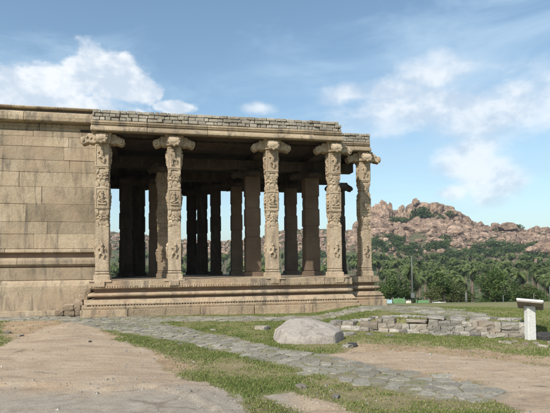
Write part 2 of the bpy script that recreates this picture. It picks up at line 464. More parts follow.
# ------------------------------------------------------------------ the pavilion
pav = empty('temple_pavilion', (O2[0], O2[1], 0), TH)
tag(pav, 'open granite temple hall with carved pillars and brick parapet on a moulded platform', 'temple')
FZ = 1.05
def mitre(poly, off):
    n = len(poly); out = []
    for i in range(n):
        p0, p1, p2 = Vector(poly[i-1]), Vector(poly[i]), Vector(poly[(i+1) % n])
        d1 = (p1-p0).normalized(); d2 = (p2-p1).normalized()
        n1 = Vector((d1.y, -d1.x)); n2 = Vector((d2.y, -d2.x))
        b = (n1+n2); b = b/(b.dot(n1)) if b.length > 1e-6 else n1
        out.append(p1+b*off)
    return out
def densify(poly, step=.18):
    out = []
    for i in range(len(poly)):
        a, b = Vector(poly[i]), Vector(poly[(i+1) % len(poly)]); n = max(1, int((b-a).length/step))
        out += [(a+(b-a)*k/n) for k in range(n)]
    return out
OUT = [(-.05, -.25), (8.34, -.25), (8.34, 1.1), (9.92, 1.1), (9.92, 9.3), (-.05, 9.3)]
def moulding(name, prof, parent, mat, cap=False, rough=.006, dens=.16, smooth=False):
    """prof = [(offset, z)...] open chain swept round the platform outline"""
    mb = MB(); rings = []
    base = [Vector(p) for p in OUT]
    for off, z in prof:
        m = mitre(OUT, off); r = []
        for i in range(len(OUT)):
            a, b = m[i], m[(i+1) % len(OUT)]; k0 = max(1, int((base[(i+1) % len(OUT)]-base[i]).length/dens))
            for k in range(k0): r.append((a.x+(b.x-a.x)*k/k0, a.y+(b.y-a.y)*k/k0, z))
        rings.append(r)
    n = len(rings[0]); vs = [v for r in rings for v in r]; fs = []
    for j in range(len(rings)-1):
        for i in range(n): fs.append((j*n+i, (j+1)*n+i, (j+1)*n+(i+1) % n, j*n+(i+1) % n))
    if cap: fs.append(tuple(range(n))); fs.append(tuple(reversed([(len(rings)-1)*n+i for i in range(n)])))
    mb.add(vs, fs)
    return mb.build(name, mat, parent, rough=rough, rscale=2.3, smooth=smooth)
moulding('platform_slab', [(0, FZ), (.0, .93), (.015, .925), (.01, .84), (-.02, .815), (-.13, .81)], pav, M['base'], cap=True, rough=.008)
moulding('platform_recess', [(-.12, .83), (-.13, .70), (-.12, .48)], pav, M['recess'], cap=True)
moulding('platform_torus', [(-.12, .70), (-.03, .70), (.02, .675), (.045, .64), (.03, .60), (-.02, .575), (-.12, .575)], pav, M['base'], cap=True, smooth=True, rough=.008)
moulding('platform_skirt', [(-.12, .50), (-.01, .50), (.02, .49), (.11, .375), (.11, .35), (.05, .345), (.05, .31), (.14, .305), (.15, .27), (.14, .22), (.10, .21)], pav, M['base'], cap=True)
# plinth course of separate stones along the outline
mb = MB()
ol = [tuple(v) for v in mitre(OUT, .22)]
for i in range(len(ol)):
    a, b = Vector(ol[i]), Vector(ol[(i+1) % len(ol)]); L = (b-a).length; d = (b-a)/L; nrm = Vector((d.y, -d.x))
    x = 0
    while x < L-.01:
        w = min(random.uniform(1.1, 2.3), L-x)
        if L-x-w < .5: w = L-x
        c = a + d*(x+w/2) - nrm*(.3+random.uniform(0, .012))
        mb.box((c.x, c.y, -.10), (w-.012, .6, .62+random.uniform(-.006, .006)), math.atan2(d.y, d.x), random.random(), .004)
        x += w
mb.build('plinth_course', M['base'], pav, bevel=.012)
mb = MB()
x = .05
while x < 8.3:
    mb.box((x, -.25+(-.07), .328), (.045, .06, .032), 0, random.random(), .003); x += .085
mb.build('dentil_band', M['base'], pav)
mb = MB()
x = -.0
while x < 8.3:
    mb.box((x, -.262, .885), (.05, .03, .07), 0, random.random(), .005); x += .075
mb.build('bead_ornament', M['base'], pav)
# worn edge stones under the pillars
for u in (.278, 2.496, 5.726, 7.94):
    mb = MB(); mb.box((u, -.02, FZ+.012), (.66, .50, .05), 0, .6, .015)
    mb.box((u-.02, -.255, .97), (.30, .09, .16), 0, .6, .012)
    mb.build('threshold_stone', M['base'], pav, bevel=.012)
# floor slabs
mb = MB()
for j in range(10):
    x = 0
    while x < 9.8:
        w = random.uniform(.7, 1.5)
        if not (x+w > 8.3 and j*.95-.2 < 1.1) : mb.box((min(x+w/2, 9.2), -.2+j*.95+.47, FZ+.005), (min(w, 9.8-x)-.012, .93, .03), 0, random.random(), .003)
        x += w
mb.build('floor_slab', M['base'], pav)

# ---- pillars
def ring(z, w, kind, n=24):
    r = []
    for k in range(n):
        a = 2*math.pi*(k+.0)/n + 0
        ca, sa = math.cos(a), math.sin(a)
        sq = w/max(abs(ca), abs(sa))
        rr = sq*(1-kind) + w*kind
        if kind == 0 and abs(abs(ca)-abs(sa)) < 1e-6: rr = sq*.97
        r.append((rr*ca, rr*sa, z))
    return r
def loft(mb, prof, tone=.5):
    n = 24; vs = []; fs = []
    for z, w, k in prof: vs += ring(z, w, k)
    for j in range(len(prof)-1):
        for i in range(n): fs.append((j*n+i, j*n+(i+1) % n, (j+1)*n+(i+1) % n, (j+1)*n+i))
    fs.append(tuple(reversed(range(n)))); fs.append(tuple((len(prof)-1)*n+i for i in range(n)))
    mb.add(vs, fs, tone)
def shaft_prof(w):
    e = .012
    p = [(.19, w+.012, 0), (.215, w+.012, 0), (.22, w-.035, 0), (.235, w-.035, 0), (.24, w+.01, 0), (.29, w+.01, 0), (.295, w-.03, 0), (.315, w-.03, 0), (.32, w, 0), (.36, w, 0)]
    z = .36
    while z < 1.66: z += .16; p.append((min(z, 1.70), w, 0))
    p += [(1.715, w-.03, 0), (1.73, w-.03, .5), (1.80, w-.01, .6), (1.93, w-.02, .7), (1.98, w-.0, .5), (2.02, w-.025, .6), (2.16, w-.01, .6), (2.22, w-.03, .4), (2.235, w-.03, 0), (2.25, w, 0)]
    z = 2.25
    while z < 2.80: z += .14; p.append((z, w, 0))
    p += [(2.96, w, 0), (2.975, w-.03, 0), (2.99, w-.03, .5), (3.10, w-.01, .6), (3.20, w-.025, .7), (3.25, w-.0, .5), (3.30, w-.025, .6), (3.46, w-.01, .6), (3.52, w-.03, .4), (3.535, w-.03, 0), (3.55, w, 0)]
    z = 3.55
    while z < 4.15: z += .14; p.append((z, w, 0))
    p += [(4.33, w-.005, 0)]
    return p
def lugs(mb, w, z0, z1):
    for sx in (-1, 1):
        for sy in (-1, 1):
            for z, dz in ((z0+.05, .10), (z1-.055, .11)):
                mb.box((sx*(w-.055), sy*(w-.055), z), (.10, .10, dz), 0, .5, .010)
                mb.ball((sx*(w-.055), sy*(w-.055), z+(.07 if z < (z0+z1)/2 else -.08)), .05, 6, 5, (1, 1, 1.2), .5, .1)
            mb.box((sx*(w-.075), sy*(w-.075), (z0+z1)/2), (.07, .07, .05), 0, .5, .006)
def figure(mb, face, w, zc, h, seed, seated=False):
    """low relief figure on one face of the pillar; face: unit normal (fx,fy)"""
    rd = random.Random(seed); fx, fy = face; tx, ty = -fy, fx
    def q(u, z, d=0.0): return (fx*(w+d)+tx*u, fy*(w+d)+ty*u, zc+z*h)
    r = .056*h/.6
    def limb(pts, r0, r1):
        mb.tube([q(*a) for a in pts], [r0+(r1-r0)*i/(len(pts)-1) for i in range(len(pts))], 6)
    w += .006; s = rd.choice((-1, 1)); lean = rd.uniform(-.03, .03)
    mb.ball(q(lean*1.4, .33, .004), r*.85, 8, 6)
    mb.tube([q(lean*1.4, .40, 0), q(lean*1.6, .46, 0)], [r*.6, r*.25], 6)
    limb([(0, -.02, 0), (lean*.6, .10, .006), (lean, .24, .004)], r*.85, r*1.15)
    if seated:
        limb([(0, -.05, .005), (s*.10, -.12, .01), (-s*.02, -.20, .01)], r*.8, r*.5)
        limb([(0, -.05, .005), (-s*.10, -.10, .01), (s*.04, -.19, .015)], r*.8, r*.5)
        limb([(lean, .2, 0), (s*.09, .10, .01), (s*.04, .0, .01)], r*.55, r*.35)
        limb([(lean, .2, 0), (-s*.09, .12, .01), (-s*.11, .25, .01)], r*.55, r*.35)
        mb.box(q(0, -.27, 0), (.26 if fy else .05, .05 if fy else .26, .05), 0, .5, .004)
    else:
        limb([(0, -.05, 0), (s*.07, -.18, .01), (s*.05, -.34, 0), (s*.09, -.36, 0)], r*.8, r*.4)
        limb([(0, -.05, 0), (-s*rd.uniform(.04, .11), -.14, .01), (-s*rd.uniform(0, .1), -.30, 0)], r*.8, r*.4)
        limb([(lean, .22, 0), (s*.10, .12, .01), (s*rd.uniform(.06, .13), rd.uniform(0, .28), .01)], r*.55, r*.35)
        limb([(lean, .22, 0), (-s*.09, .16, .01), (-s*rd.uniform(.10, .14), rd.uniform(.05, .34), .01)], r*.55, r*.35)
def niche(mb, face, w, zc):
    fx, fy = face; tx, ty = -fy, fx
    pts = []
    for k in range(11):
        a = math.pi*k/10
        pts.append((fx*w+tx*.15*math.cos(a), fy*w+ty*.15*math.cos(a), zc+.02+.24*math.sin(a)**.8))
    mb.tube(pts, [.018]*11, 5)
def frame(mb, face, w, z0, z1):
    fx, fy = face; tx, ty = -fy, fx
    for z in (z0+.03, z1-.03):
        mb.box((fx*w, fy*w, z), (.03+abs(tx)*(w*2-.05), .03+abs(ty)*(w*2-.05), .028), 0, .5, .003)
    for s in (-1, 1):
        mb.box((fx*w+tx*s*(w-.025), fy*w+ty*s*(w-.025), (z0+z1)/2), (.022, .022, z1-z0-.08), 0, .5, .002)
HW = .207
def capital_mesh(name, mat, arms=(.66, .66, .50, .45), ht=.33):
    """corbel bracket: square block with curled arms  (left, right, front, back)"""
    mb = MB()
    mb.box((0, 0, ht*.45), (.50, .50, ht*.9), 0, .5, .01)
    mb.box((0, 0, ht*.95), (.58, .56, ht*.22), 0, .5, .01)
    mb.box((0, 0, .02), (.47, .47, .05), 0, .5, .008)
    for (dx, dy), L in zip(((-1, 0), (1, 0), (0, -1), (0, 1)), arms):
        k = L-.25
        pr = [(.20, 0.0), (.25+k*.30, .0), (.25+k*.40, .03), (.25+k*.50, .0), (.25+k*.68, -.035), (.25+k*.88, -.04), (.25+k*1.0, .01), (.25+k*1.04, .08), (.25+k*1.0, .15),
              (.25+k*.90, .20), (.25+k*.70, .225), (.25+k*.50, .25), (.25+k*.42, ht*.93), (.20, ht*.97)]
        a = math.atan2(dy, dx)
        def T(v, a=a):
            # prism runs along x(width), y=radial, z
            r, wd, z = v.y, v.x, v.z
            return Vector((r*math.cos(a)-wd*math.sin(a), r*math.sin(a)+wd*math.cos(a), z))
        hw = .155
        mb.prism(pr, -hw, hw, T)
        # lotus drop and scroll knob at the tip
        c = T(Vector((0, .25+k*.80, -.035)))
        mb.ball(c, .055, 8, 6, (1, 1, .8), .5, .06)
        for q_ in (.34, .58):
            c = T(Vector((0, .25+k*q_, .27))); mb.box(c, (.05, .05, .05), a, .5, .012)
        for s in (-1, 1):
            c = T(Vector((s*hw, .25+k*.78, .09))); mb.ball(c, .07, 8, 6, (.8, .8, 1), .5, .15); c = T(Vector((s*hw, .25+k*.50, .20))); mb.ball(c, .045, 7, 5, (.9, .9, 1), .5, .1)
            c = T(Vector((s*hw, .25+k*.22, .17))); mb.ball(c, .055, 7, 5, (.9, .9, 1), .5, .08)
    return mb.mesh(name, mat, bevel=.018, sub=1, rough=.022, rscale=7)
def pillar_meshes(seed, mat, carved=True):
    random.seed(seed); mb = MB()
    if carved: loft(mb, shaft_prof(HW)); lugs(mb, HW, 1.72, 2.24); lugs(mb, HW, 2.98, 3.54)
    else:
        w = HW; loft(mb, [(.19, w+.012, 0), (.22, w+.012, 0), (.225, w-.015, 0), (.25, w-.015, 0), (.255, w+.005, 0), (1.0, w, 0), (1.70, w, 0), (1.72, w-.02, .15), (1.95, w-.008, .2), (2.2, w-.02, .15), (2.23, w, 0), (2.6, w, 0), (2.95, w, 0), (2.97, w-.02, .15), (3.25, w-.008, .2), (3.5, w-.02, .15), (3.53, w, 0), (4.33, w-.005, 0)])
    mp = MB(); mp.box((0, 0, .095), (.50, .50, .19), 0, .5, .006); pe = mp.mesh('pedestal', mat, bevel=.01, sub=2, rough=.008, rscale=5)
    ca = None
    if carved:
        for fi, fc in enumerate(((0, -1), (-1, 0), (1, 0), (0, 1))):
            figure(mb, fc, HW, .92, .62, seed*10+fi)
            figure(mb, fc, HW, 2.58, .56, seed*10+fi+4, True); niche(mb, fc, HW, 2.58)
            figure(mb, fc, HW, 3.95, .68, seed*10+fi+8); frame(mb, fc, HW, 3.58, 4.30); frame(mb, fc, HW, 2.27, 2.94)
            figure(mb, fc, HW-.03, 1.98, .34, seed*10+fi+12); figure(mb, fc, HW-.03, 3.26, .36, seed*10+fi+16)
    sh = mb.mesh('shaft', mat, rough=.004, rscale=6)
    return sh, pe, ca
CAPM = capital_mesh('capital', M['pillar'])
variants = [pillar_meshes(s, M['pillar']) for s in (3, 5, 8, 17, 29)]
inner_v = pillar_meshes(11, M['inner'], False); part_shade_v = pillar_meshes(13, M['part_shade'], False); mid_v = pillar_meshes(19, M['mid'], True)
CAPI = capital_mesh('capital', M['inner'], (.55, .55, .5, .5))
def pillar(U, V, meshes, cap, sw=1.0, sh=1.0, lab=None, capz=4.33):
    # shaft is the part; pedestal, capital, carving are its sub-parts
    s = link('pillar', meshes[0], pav, (U, V, FZ), (0, 0, random.uniform(-.01, .01)), (sw, sw, sh))
    if lab: s['label'] = lab
    link('pedestal', meshes[1], s); c = link('capital', cap, s, (0, 0, capz))
    if meshes[2]: link('relief_carving', meshes[2], s)
    return s
random.seed(21)
for i, u in enumerate((.278, 2.496, 5.726, 7.94)):
    pillar(u, .325, variants[i], CAPM)
pillar(9.57, 1.6, variants[4], CAPM)
# rear and inner rows (measured by sight line and row depth)
IN = [(163, 2.75, .98), (154, 5.4, 1.05), (125.8, 5.6, 1.25), (138, 6.9, 1.5), (191.7, 8.7, 1.2), (202.2, 8.0, 1.25), (215.7, 6.6, 1.14), (236.6, 5.8, 1.2), (252.5, 3.25, 1.45), (291, 5.9, 1.25), (311, 3.25, 1.45), (339.5, 6.0, 1.15), (0, 0, 0)]
for x, v, sw in IN[:-1]:
    front = v < 3.5
    hh = .93 if not front else .96
    top = 5.30
    shs = (top-.33-FZ)/4.33
    pillar(Uof(x, v), v, mid_v if v < 3 else part_shade_v if v < 4 or x in (154, 236.6, 291) else inner_v, CAPI, sw, shs)

mb = MB()
for r in range(10):
    v = 2.5
    while v < 9.0:
        w_ = min(random.uniform(.8, 1.9), 9.05-v); mb.box((-.78, v+w_/2, 1.05+.48*(r+.5)), (.42, w_-.01, .47), 0, random.random(), .004); v += w_
mb.build('added_sun_blocker', M['inner'], pav, bevel=.01)  # added wall, hidden from view, keeps sun off the left inner pillars
# ---- beams, ceiling, roof
mb = MB()
def bx(u0, u1, v0, v1, z0, z1, tone=.5, j=.006): mb.box(((u0+u1)/2, (v0+v1)/2, (z0+z1)/2), (u1-u0, v1-v0, z1-z0), 0, tone, j)
bx(.05, 8.12, .12, .55, 5.70, 5.99)
for v in (3.2, 6.0, 8.6):
    bx(-.58, 9.7, v-.24, v+.24, 5.24, 5.60, .4)
for u in (.28, 2.5, 5.73, 7.94):
    bx(u-.2, u+.2, .55, 8.9, 5.605, 5.84, .5)
bx(9.37, 9.77, 1.45, 8.9, 5.605, 5.84)
bx(-.02, .28, 1.5, 8.9, 5.30, 5.60)
bx(8.2, 9.75, 1.42, 1.85, 5.70, 5.99)
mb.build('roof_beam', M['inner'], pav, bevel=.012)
mb = MB()
for k in range(8):
    bx(.02+k*1.01, 1.02+k*1.01, .1, 1.40, 6.0, 6.12, random.random())
for j in range(6):
    for k in range(8):
        bx(-.58+k*1.29, .70+k*1.29, 1.41+j*1.25, 2.65+j*1.25, 5.85, 6.12, random.random())
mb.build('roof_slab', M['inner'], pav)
CP = [(.55, 6.07), (-.02, 6.07), (-.045, 6.05), (-.05, 5.995), (-.022, 5.99), (-.022, 5.975), (-.055, 5.97), (-.05, 5.94), (-.015, 5.925), (-.015, 5.895), (-.06, 5.885), (-.115, 5.85), (-.15, 5.79), (-.16, 5.73), (-.12, 5.70), (-.06, 5.715), (.0, 5.72), (.11, 5.72), (.55, 5.995)]
mb = MB()
def corn(u0, u1, v, lens):
    u = u0
    for L in lens:
        e = min(u+L, u1); dv = random.uniform(-.008, .008); dz = random.uniform(-.006, .006)
        a, b = u+.003, e-.006
        st = max(1, int((b-a)/.35))
        mb.prism([(p[0]+v+dv, p[1]+dz) for p in CP], a, b, None, random.random())
        u = e
        if u >= u1-.01: break
corn(-.04, 8.17, 0, (1.7, 1.9, 2.35, 1.25, 1.3))
corn(8.18, 9.74, 1.3, (.9, .9))
# side returns
def corn_side(v0, v1, u):
    v = v0
    while v < v1-.01:
        e = min(v+random.uniform(1.4, 2.2), v1)
        pr = [(p[0], p[1]) for p in CP]
        vs0 = len(mb.v)
        mb.prism(pr, v+.004, e-.004, lambda q: Vector((u-q.y, q.x, q.z)), random.random())
        v = e
corn_side(1.87, 9.1, 9.70); corn_side(.56, 1.27, 8.13)
mb.build('cornice', M['cornice'], pav, bevel=.008)
# parapet of thin bricks
mb = MB(); core = MB()
def bricks(u0, u1, v, rows=3, z0=6.075, hgt=.345, side=False, fallen=.25):
    rh = hgt/rows
    for r in range(rows):
        u = u0 + (0 if r % 2 else -.0)
        first = True
        while u < u1-.03:
            w = random.uniform(.11, .32)
            if first and r % 2: w *= .55
            first = False
            w = min(w, u1-u)
            zt = random.uniform(-.012, .012)
            if r == rows-1:
                zt = .008*mn.noise(Vector((u*1.1, v, 3)))
                if random.random() < fallen*.05: u += w; continue
            dv = random.uniform(-.03, .018); dep = .24
            c = (u+w/2, v+dep/2+dv, z0+rh*(r+.5)+zt*.5)
            d = (w-.016, dep, rh-.016+zt)
            if side: c = (v-dep/2-dv, u+w/2, c[2]); d = (dep, w-.016, d[2])
            mb.box(c, d, random.uniform(-.025, .025), random.random(), .009)
            u += w
    if side: core.box((v-.17, (u0+u1)/2, z0+hgt/2-.03), (.24, u1-u0-.04, hgt-.06))
    else: core.box(((u0+u1)/2, v+.17, z0+hgt/2-.03), (u1-u0-.04, .24, hgt-.06))
bricks(.0, 8.06, 0.0)
bricks(8.06, 8.16, .02, 2, 6.075, .24)
bricks(8.19, 9.75, 1.3, 3, 6.075, .33)
bricks(1.56, 9.0, 9.76, side=True); bricks(.26, 1.3, 8.12, side=True)
bricks(.26, 1.35, .24, side=True); bricks(1.35, 9.0, .20, side=True)
mb.build('brick_parapet', M['brick'], pav, bevel=.012)
core.build('parapet_core', M['recess'], pav)
mb = MB()
for k in range(40):
    mb.box((random.uniform(.3, 9.4), random.uniform(1.7, 8.6), 6.16), (random.uniform(.5, 1.1), random.uniform(.5, 1.1), .07), random.uniform(0, 3), random.random(), .02)
mb.box((4.9, 5.1, 6.135), (9.4, 7.4, .03))
mb.build('roof_terrace', M['mortar'], pav)

# ------------------------------------------------------------------ enclosure wall at the left
ew = empty('enclosure_wall', (O2[0], O2[1], 0), TH)
tag(ew, 'long beige granite block wall with moulded base and overhanging coping, left of the pavilion', 'wall')
WV = 1.4; UL, UR = -12.5, .02
zz = lambda y: zof(20, y, WV)
random.seed(5)
mb = MB()
def course(y0, y1, wmin, wmax, dv=0.0, deep=.5, tw=1.0):
    z1, z0 = zz(y0), zz(y1); u = UL + random.uniform(0, .5)
    while u < UR-.01:
        w = min(random.uniform(wmin, wmax), UR-u)
        if UR-u-w < .5: w = UR-u
        j = random.uniform(-.008, .008)
        mb.box((u+w/2, WV+dv+deep/2+j, (z0+z1)/2), (w-.006, deep, z1-z0-.006), 0, .5+(random.random()-.5)*tw, .004)
        u += w
for y0, y1, a, b in ((128.6, 134.7, .8, 1.6), (134.7, 145, .9, 2.0), (145, 158.7, 1.4, 3.2), (158.7, 171, 1.0, 2.6), (171, 186, .9, 2.8), (186, 203.5, 1.4, 3.6), (203.5, 221.5, 1.2, 3.6), (221.5, 234, 1.6, 3.4), (234, 249, 1.2, 3.4)):
    course(y0, y1, a, b)
course(268, 280.5, 2.0, 4.5, -.02, .5)
mb.build('masonry', M['wall'], ew, bevel=.007, rough=.004, rscale=4)
mb = MB(); mb.box(((UL+UR)/2, WV+.55, 3.3), (UR-UL-.1, .9, 6.5)); mb.build('wall_core', M['mortar'], ew)
mb = MB()
def band(prof, lens, mbx, tone=.5):
    u = UL
    while u < UR-.01:
        e = min(u+random.uniform(*lens), UR)
        if UR-e < .5: e = UR
        dv = random.uniform(-.006, .006)
        mbx.prism([(WV+p[0]+dv, p[1]) for p in prof], u+.004, e-.004, None, tone if tone is not None else random.random())
        u = e
z = zz
band([(.3, z(249)), (-.06, z(249.2)), (-.09, z(250.2)), (-.10, z(252.6)), (-.02, z(253.3)), (.3, z(253.3))], (1.5, 3.5), mb, None)
band([(.3, z(258)), (.0, z(258)), (-.07, z(258.8)), (-.10, z(261)), (-.10, z(264.5)), (-.05, z(266.5)), (.0, z(267)), (.3, z(267))], (1.8, 4), mb, None)
mb.build('base_moulding', M['wall'], ew, bevel=.008)
mb = MB()
band([(.3, z(253.4)), (.05, z(253.4)), (.05, z(257.9)), (.3, z(257.9))], (2, 4), mb)
band([(.3, z(267)), (.03, z(267)), (.03, z(268)), (.3, z(268))], (2, 4), mb)
mb.build('moulding_recess', M['recess'], ew)
mb = MB()
band([(.3, z(280.6)), (-.03, z(280.8)), (-.11, z(283)), (-.17, z(286.5)), (-.18, z(290)), (-.18, z(300)), (-.18, z(309.5)), (-.18, -.4), (.3, -.4)], (2.2, 4.5), mb, None)
mb.box((-6.2, WV-.12, .02), (12.3, .42, .16), 0, .6, .01)
mb.build('base_course', M['wall'], ew, bevel=.012)
mb = MB()
band([(.3, z(110.4)), (-.16, z(110.6)), (-.22, z(112)), (-.25, z(116)), (-.24, z(120)), (-.18, z(121.2)), (-.10, z(120.6)), (-.02, z(121.5)), (.3, z(121.5))], (1.6, 3.6), mb, None)
band([(.3, z(121.6)), (-.02, z(121.6)), (-.03, z(124)), (.02, z(125)), (.02, z(128.4)), (.3, z(128.4))], (1.5, 3.2), mb, None)
mb.build('kapota_cornice', M['cornice'], ew, bevel=.012)
mb = MB()
band([(.4, z(107)), (.02, z(107)), (.02, z(110.3)), (.4, z(110.3))], (2, 4), mb)
mb.build('coping_recess', M['mortar'], ew)
mb = MB()
band([(.95, z(104.3)), (-.10, z(104.3)), (-.13, z(105.2)), (-.10, z(106.9)), (.95, z(106.9))], (1.4, 2.8), mb, None)
mb.build('coping', M['cornice'], ew, bevel=.01)

# ------------------------------------------------------------------ rubble steps in the corner
random.seed(12)
rs = MB()
def rough_block(mb, c, d, rz=0, tone=.5, amp=.12):
    """squared rubble stone: box subdivided to a lumpy block"""
    n = 3; vs = []; idx = {}; fs = []
    seed = random.uniform(0, 99)
    def vid(i, j, k):
        key = (i, j, k)
        if key not in idx:
            p = Vector((i/n-.5, j/n-.5, k/n-.5))
            q = p.normalized()*.62
            e = p.lerp(q, .28)
            e = e + Vector(mn.noise_vector(Vector((i*.9+seed, j*.9, k*.9))))*amp
            v = Vector((e.x*d[0], e.y*d[1], e.z*d[2]))
            v = Matrix.Rotation(rz, 3, 'Z') @ v
            idx[key] = len(vs); vs.append(v+Vector(c))
        return idx[key]
    for a in range(n):
        for b in range(n):
            fs += [(vid(a, b, 0), vid(a, b+1, 0), vid(a+1, b+1, 0), vid(a+1, b, 0)), (vid(a, b, n), vid(a+1, b, n), vid(a+1, b+1, n), vid(a, b+1, n)),
                   (vid(a, 0, b), vid(a+1, 0, b), vid(a+1, 0, b+1), vid(a, 0, b+1)), (vid(a, n, b), vid(a, n, b+1), vid(a+1, n, b+1), vid(a+1, n, b)),
                   (vid(0, a, b), vid(0, a, b+1), vid(0, a+1, b+1), vid(0, a+1, b)), (vid(n, a, b), vid(n, a+1, b), vid(n, a+1, b+1), vid(n, a, b+1))]
    mb.add(vs, fs, tone)
stones = []
for r, (ua, ub) in enumerate(((-1.15, -.15), (-.95, -.15), (-.62, -.15), (-.45, -.15), (-.28, -.12))):
    u = ua
    while u < ub-.05:
        w = min(random.uniform(.18, .36), ub-u+.02); hgt = .165
        for v in (0.45, .78, 1.02):
            stones.append((u+w/2+random.uniform(-.03, .03), v+random.uniform(-.04, .04)+r*.03, .07+r*.16, w*.95, .27, hgt*1.0))
        u += w
sroot = empty('rubble_steps', W(-.6, .8, 0), TH)
tag(sroot, 'small stepped pile of broken brown stones in the corner between wall and platform', 'steps')
inv = None
for (u, v, zc, w, dd, hh) in stones:
    rough_block(rs, (u+.6, v-.8, zc), (w, dd, hh), random.uniform(-.12, .12), random.random(), .06)
rs.build('rough_stones', M['brown_rubble'], sroot, rough=.004, rscale=9)

# ------------------------------------------------------------------ boulder
def boulder_mesh(name):
    bm = bmesh.new(); lay = bm.loops.layers.float_color.new('tone')
    bmesh.ops.create_icosphere(bm, subdivisions=5, radius=1)
    for v in bm.verts:
        c = v.co.copy()
        # flat-topped slab boulder: sloping top, steep broken right-front face
        x = c.x*.70; y = c.y*.50; z = c.z
        z = .26 + .30*(abs(z)**.4)*(1 if z > 0 else -1)
        if z > .1:
            z = z*(1 - .35*max(0, c.x)**2) + .0
        z += .06*(-c.x)*.6 + .05*c.y
        p = Vector((x, y, z))
        p += Vector(mn.noise_vector(p*1.6+Vector((4, 2, 9))))*.055 + Vector(mn.noise_vector(p*6))*.010 + Vector(mn.noise_vector(p*18))*.004
        # cleaved planes
        for nrm, d in ((Vector((.30, -.95, .04)).normalized(), .40), (Vector((.93, -.30, .1)).normalized(), .58), (Vector((.02, -.33, .94)).normalized(), .34), (Vector((.30, -.1, 1)).normalized(), .45), (Vector((-.75, -.45, .35)).normalized(), .55), (Vector((-.5, -.2, .8)).normalized(), .55)):
            e = p.dot(nrm)-d
            if e > 0: p -= nrm*e*.95
        p += Vector(mn.noise_vector(p*2.5+Vector((1, 7, 2))))*.018 + Vector(mn.noise_vector(p*9))*.006
        v.co = p
    for f in bm.faces:
        for l in f.loops: l[lay] = (.5, .5, .5, 1)
        f.smooth = True
    me = bpy.data.meshes.new(name); bm.to_mesh(me); bm.free(); me.materials.append(M['boulder']); return me
bxy = G(307, 343)
bo = link('boulder', boulder_mesh('boulder'), None, (bxy[0]+.02, bxy[1]+.28, h1(*bxy)-.06), (0, 0, R(-10)), (1.05, 1.0, .86))
tag(bo, 'large smooth grey boulder with a flat top lying on the grass before the platform', 'boulder')
random.seed(77)
def loose(name, px, py, d, mat, label, group=None, z=0.0, rz=None, cat='stone'):
    x, y = G(px, py, z); mb = MB(); rough_block(mb, (0, 0, 0), d, 0, random.random())
    o = mb.build(name, mat, None, rough=.01, rscale=9)
    o.location = (x, y, h1(x, y)+d[2]*.22); o.rotation_euler = (0, 0, random.uniform(0, 3) if rz is None else rz)
    tag(o, label, cat, group); return o
loose('loose_stone', 346, 347, (.16, .13, .08), M['slab'], 'pale flat stone chip at the right foot of the big boulder')
loose('loose_stone', 351, 345.5, (.22, .16, .07), M['black_stone'], 'dark flat stone lying at the right end of the big boulder')
loose('loose_stone', 347, 335, (.26, .2, .09), M['slab'], 'grey slab stone behind the right end of the boulder')
loose('loose_stone', 440, 335.3, (.40, .22, .07), M['slab'], 'pale flat stone on the grass, left one of two before the rubble wall', rz=.1)
loose('loose_stone', 459, 334.6, (.34, .20, .08), M['slab'], 'pale flat stone on the grass just right of its twin, by the rubble wall', rz=-.4)
loose('loose_stone', 494, 337.5, (.36, .20, .08), M['slab'], 'flat grey slab leaning at the foot of the tall end of the rubble wall', rz=.3)
loose('loose_stone', 262, 329, (.30, .24, .12), M['rubble'], 'brownish stone sunk in the grass left of the boulder')
loose('loose_stone', 90, 344.5, (.05, .05, .04), M['black_stone'], 'tiny dark stone alone on the bare rock')
for k, (px, py) in enumerate(((388, 336), (512, 342.5), (505, 344), (523, 345), (533, 344), (540, 347), (368, 335), (548, 343), (498, 343), (300, 388), (334, 398), (20, 336), (8, 333), (213, 330))):
    loose('pebble', px, py, (random.uniform(.06, .16), random.uniform(.05, .12), .05), M['rubble'], 'small pale pebble scattered on the grass or bare ground', 'pebbles on the ground')

# ------------------------------------------------------------------ low rubble wall (dry stone)
random.seed(31)
mb = MB()
def along(pts, s):
    for i in range(len(pts)-1):
        a, b = Vector(pts[i]), Vector(pts[i+1]); L = (b-a).length
        if s <= L or i == len(pts)-2: return a+(b-a)*(s/L), (b-a).normalized()
        s -= L
TL = sum((Vector(RW[i+1])-Vector(RW[i])).length for i in range(len(RW)-1))
def wall_h(s):
    f = s/TL
    return .10+.13*min(1, f/.35) + .025*math.sin(s*5) + (-.03 if .25 < f < .5 else .035 if f > .58 else 0)
for lay in range(4):
    s = 0.0
    while s < TL:
        w = random.uniform(.11, .26)
        if s/TL > .62 and random.random() < .3: w = random.uniform(.24, .32)
        p, d = along(RW, s+w/2); H = wall_h(s)
        lh = random.uniform(.09, .13)
        zc = h1(p.x, p.y-.15) + lay*.098+.035
        if zc < h1(p.x, p.y-.15)+H+.01 and (random.random() > .05 or lay == 0):
            nrm = Vector((-d.y, d.x))
            c = p + nrm*(.10 + lay*.02 + random.uniform(-.03, .03))
            rough_block(mb, (c.x, c.y, zc), (w*1.02, .30, lh*1.14), math.atan2(d.y, d.x)+random.uniform(-.06, .06), random.random(), .07)
        s += w
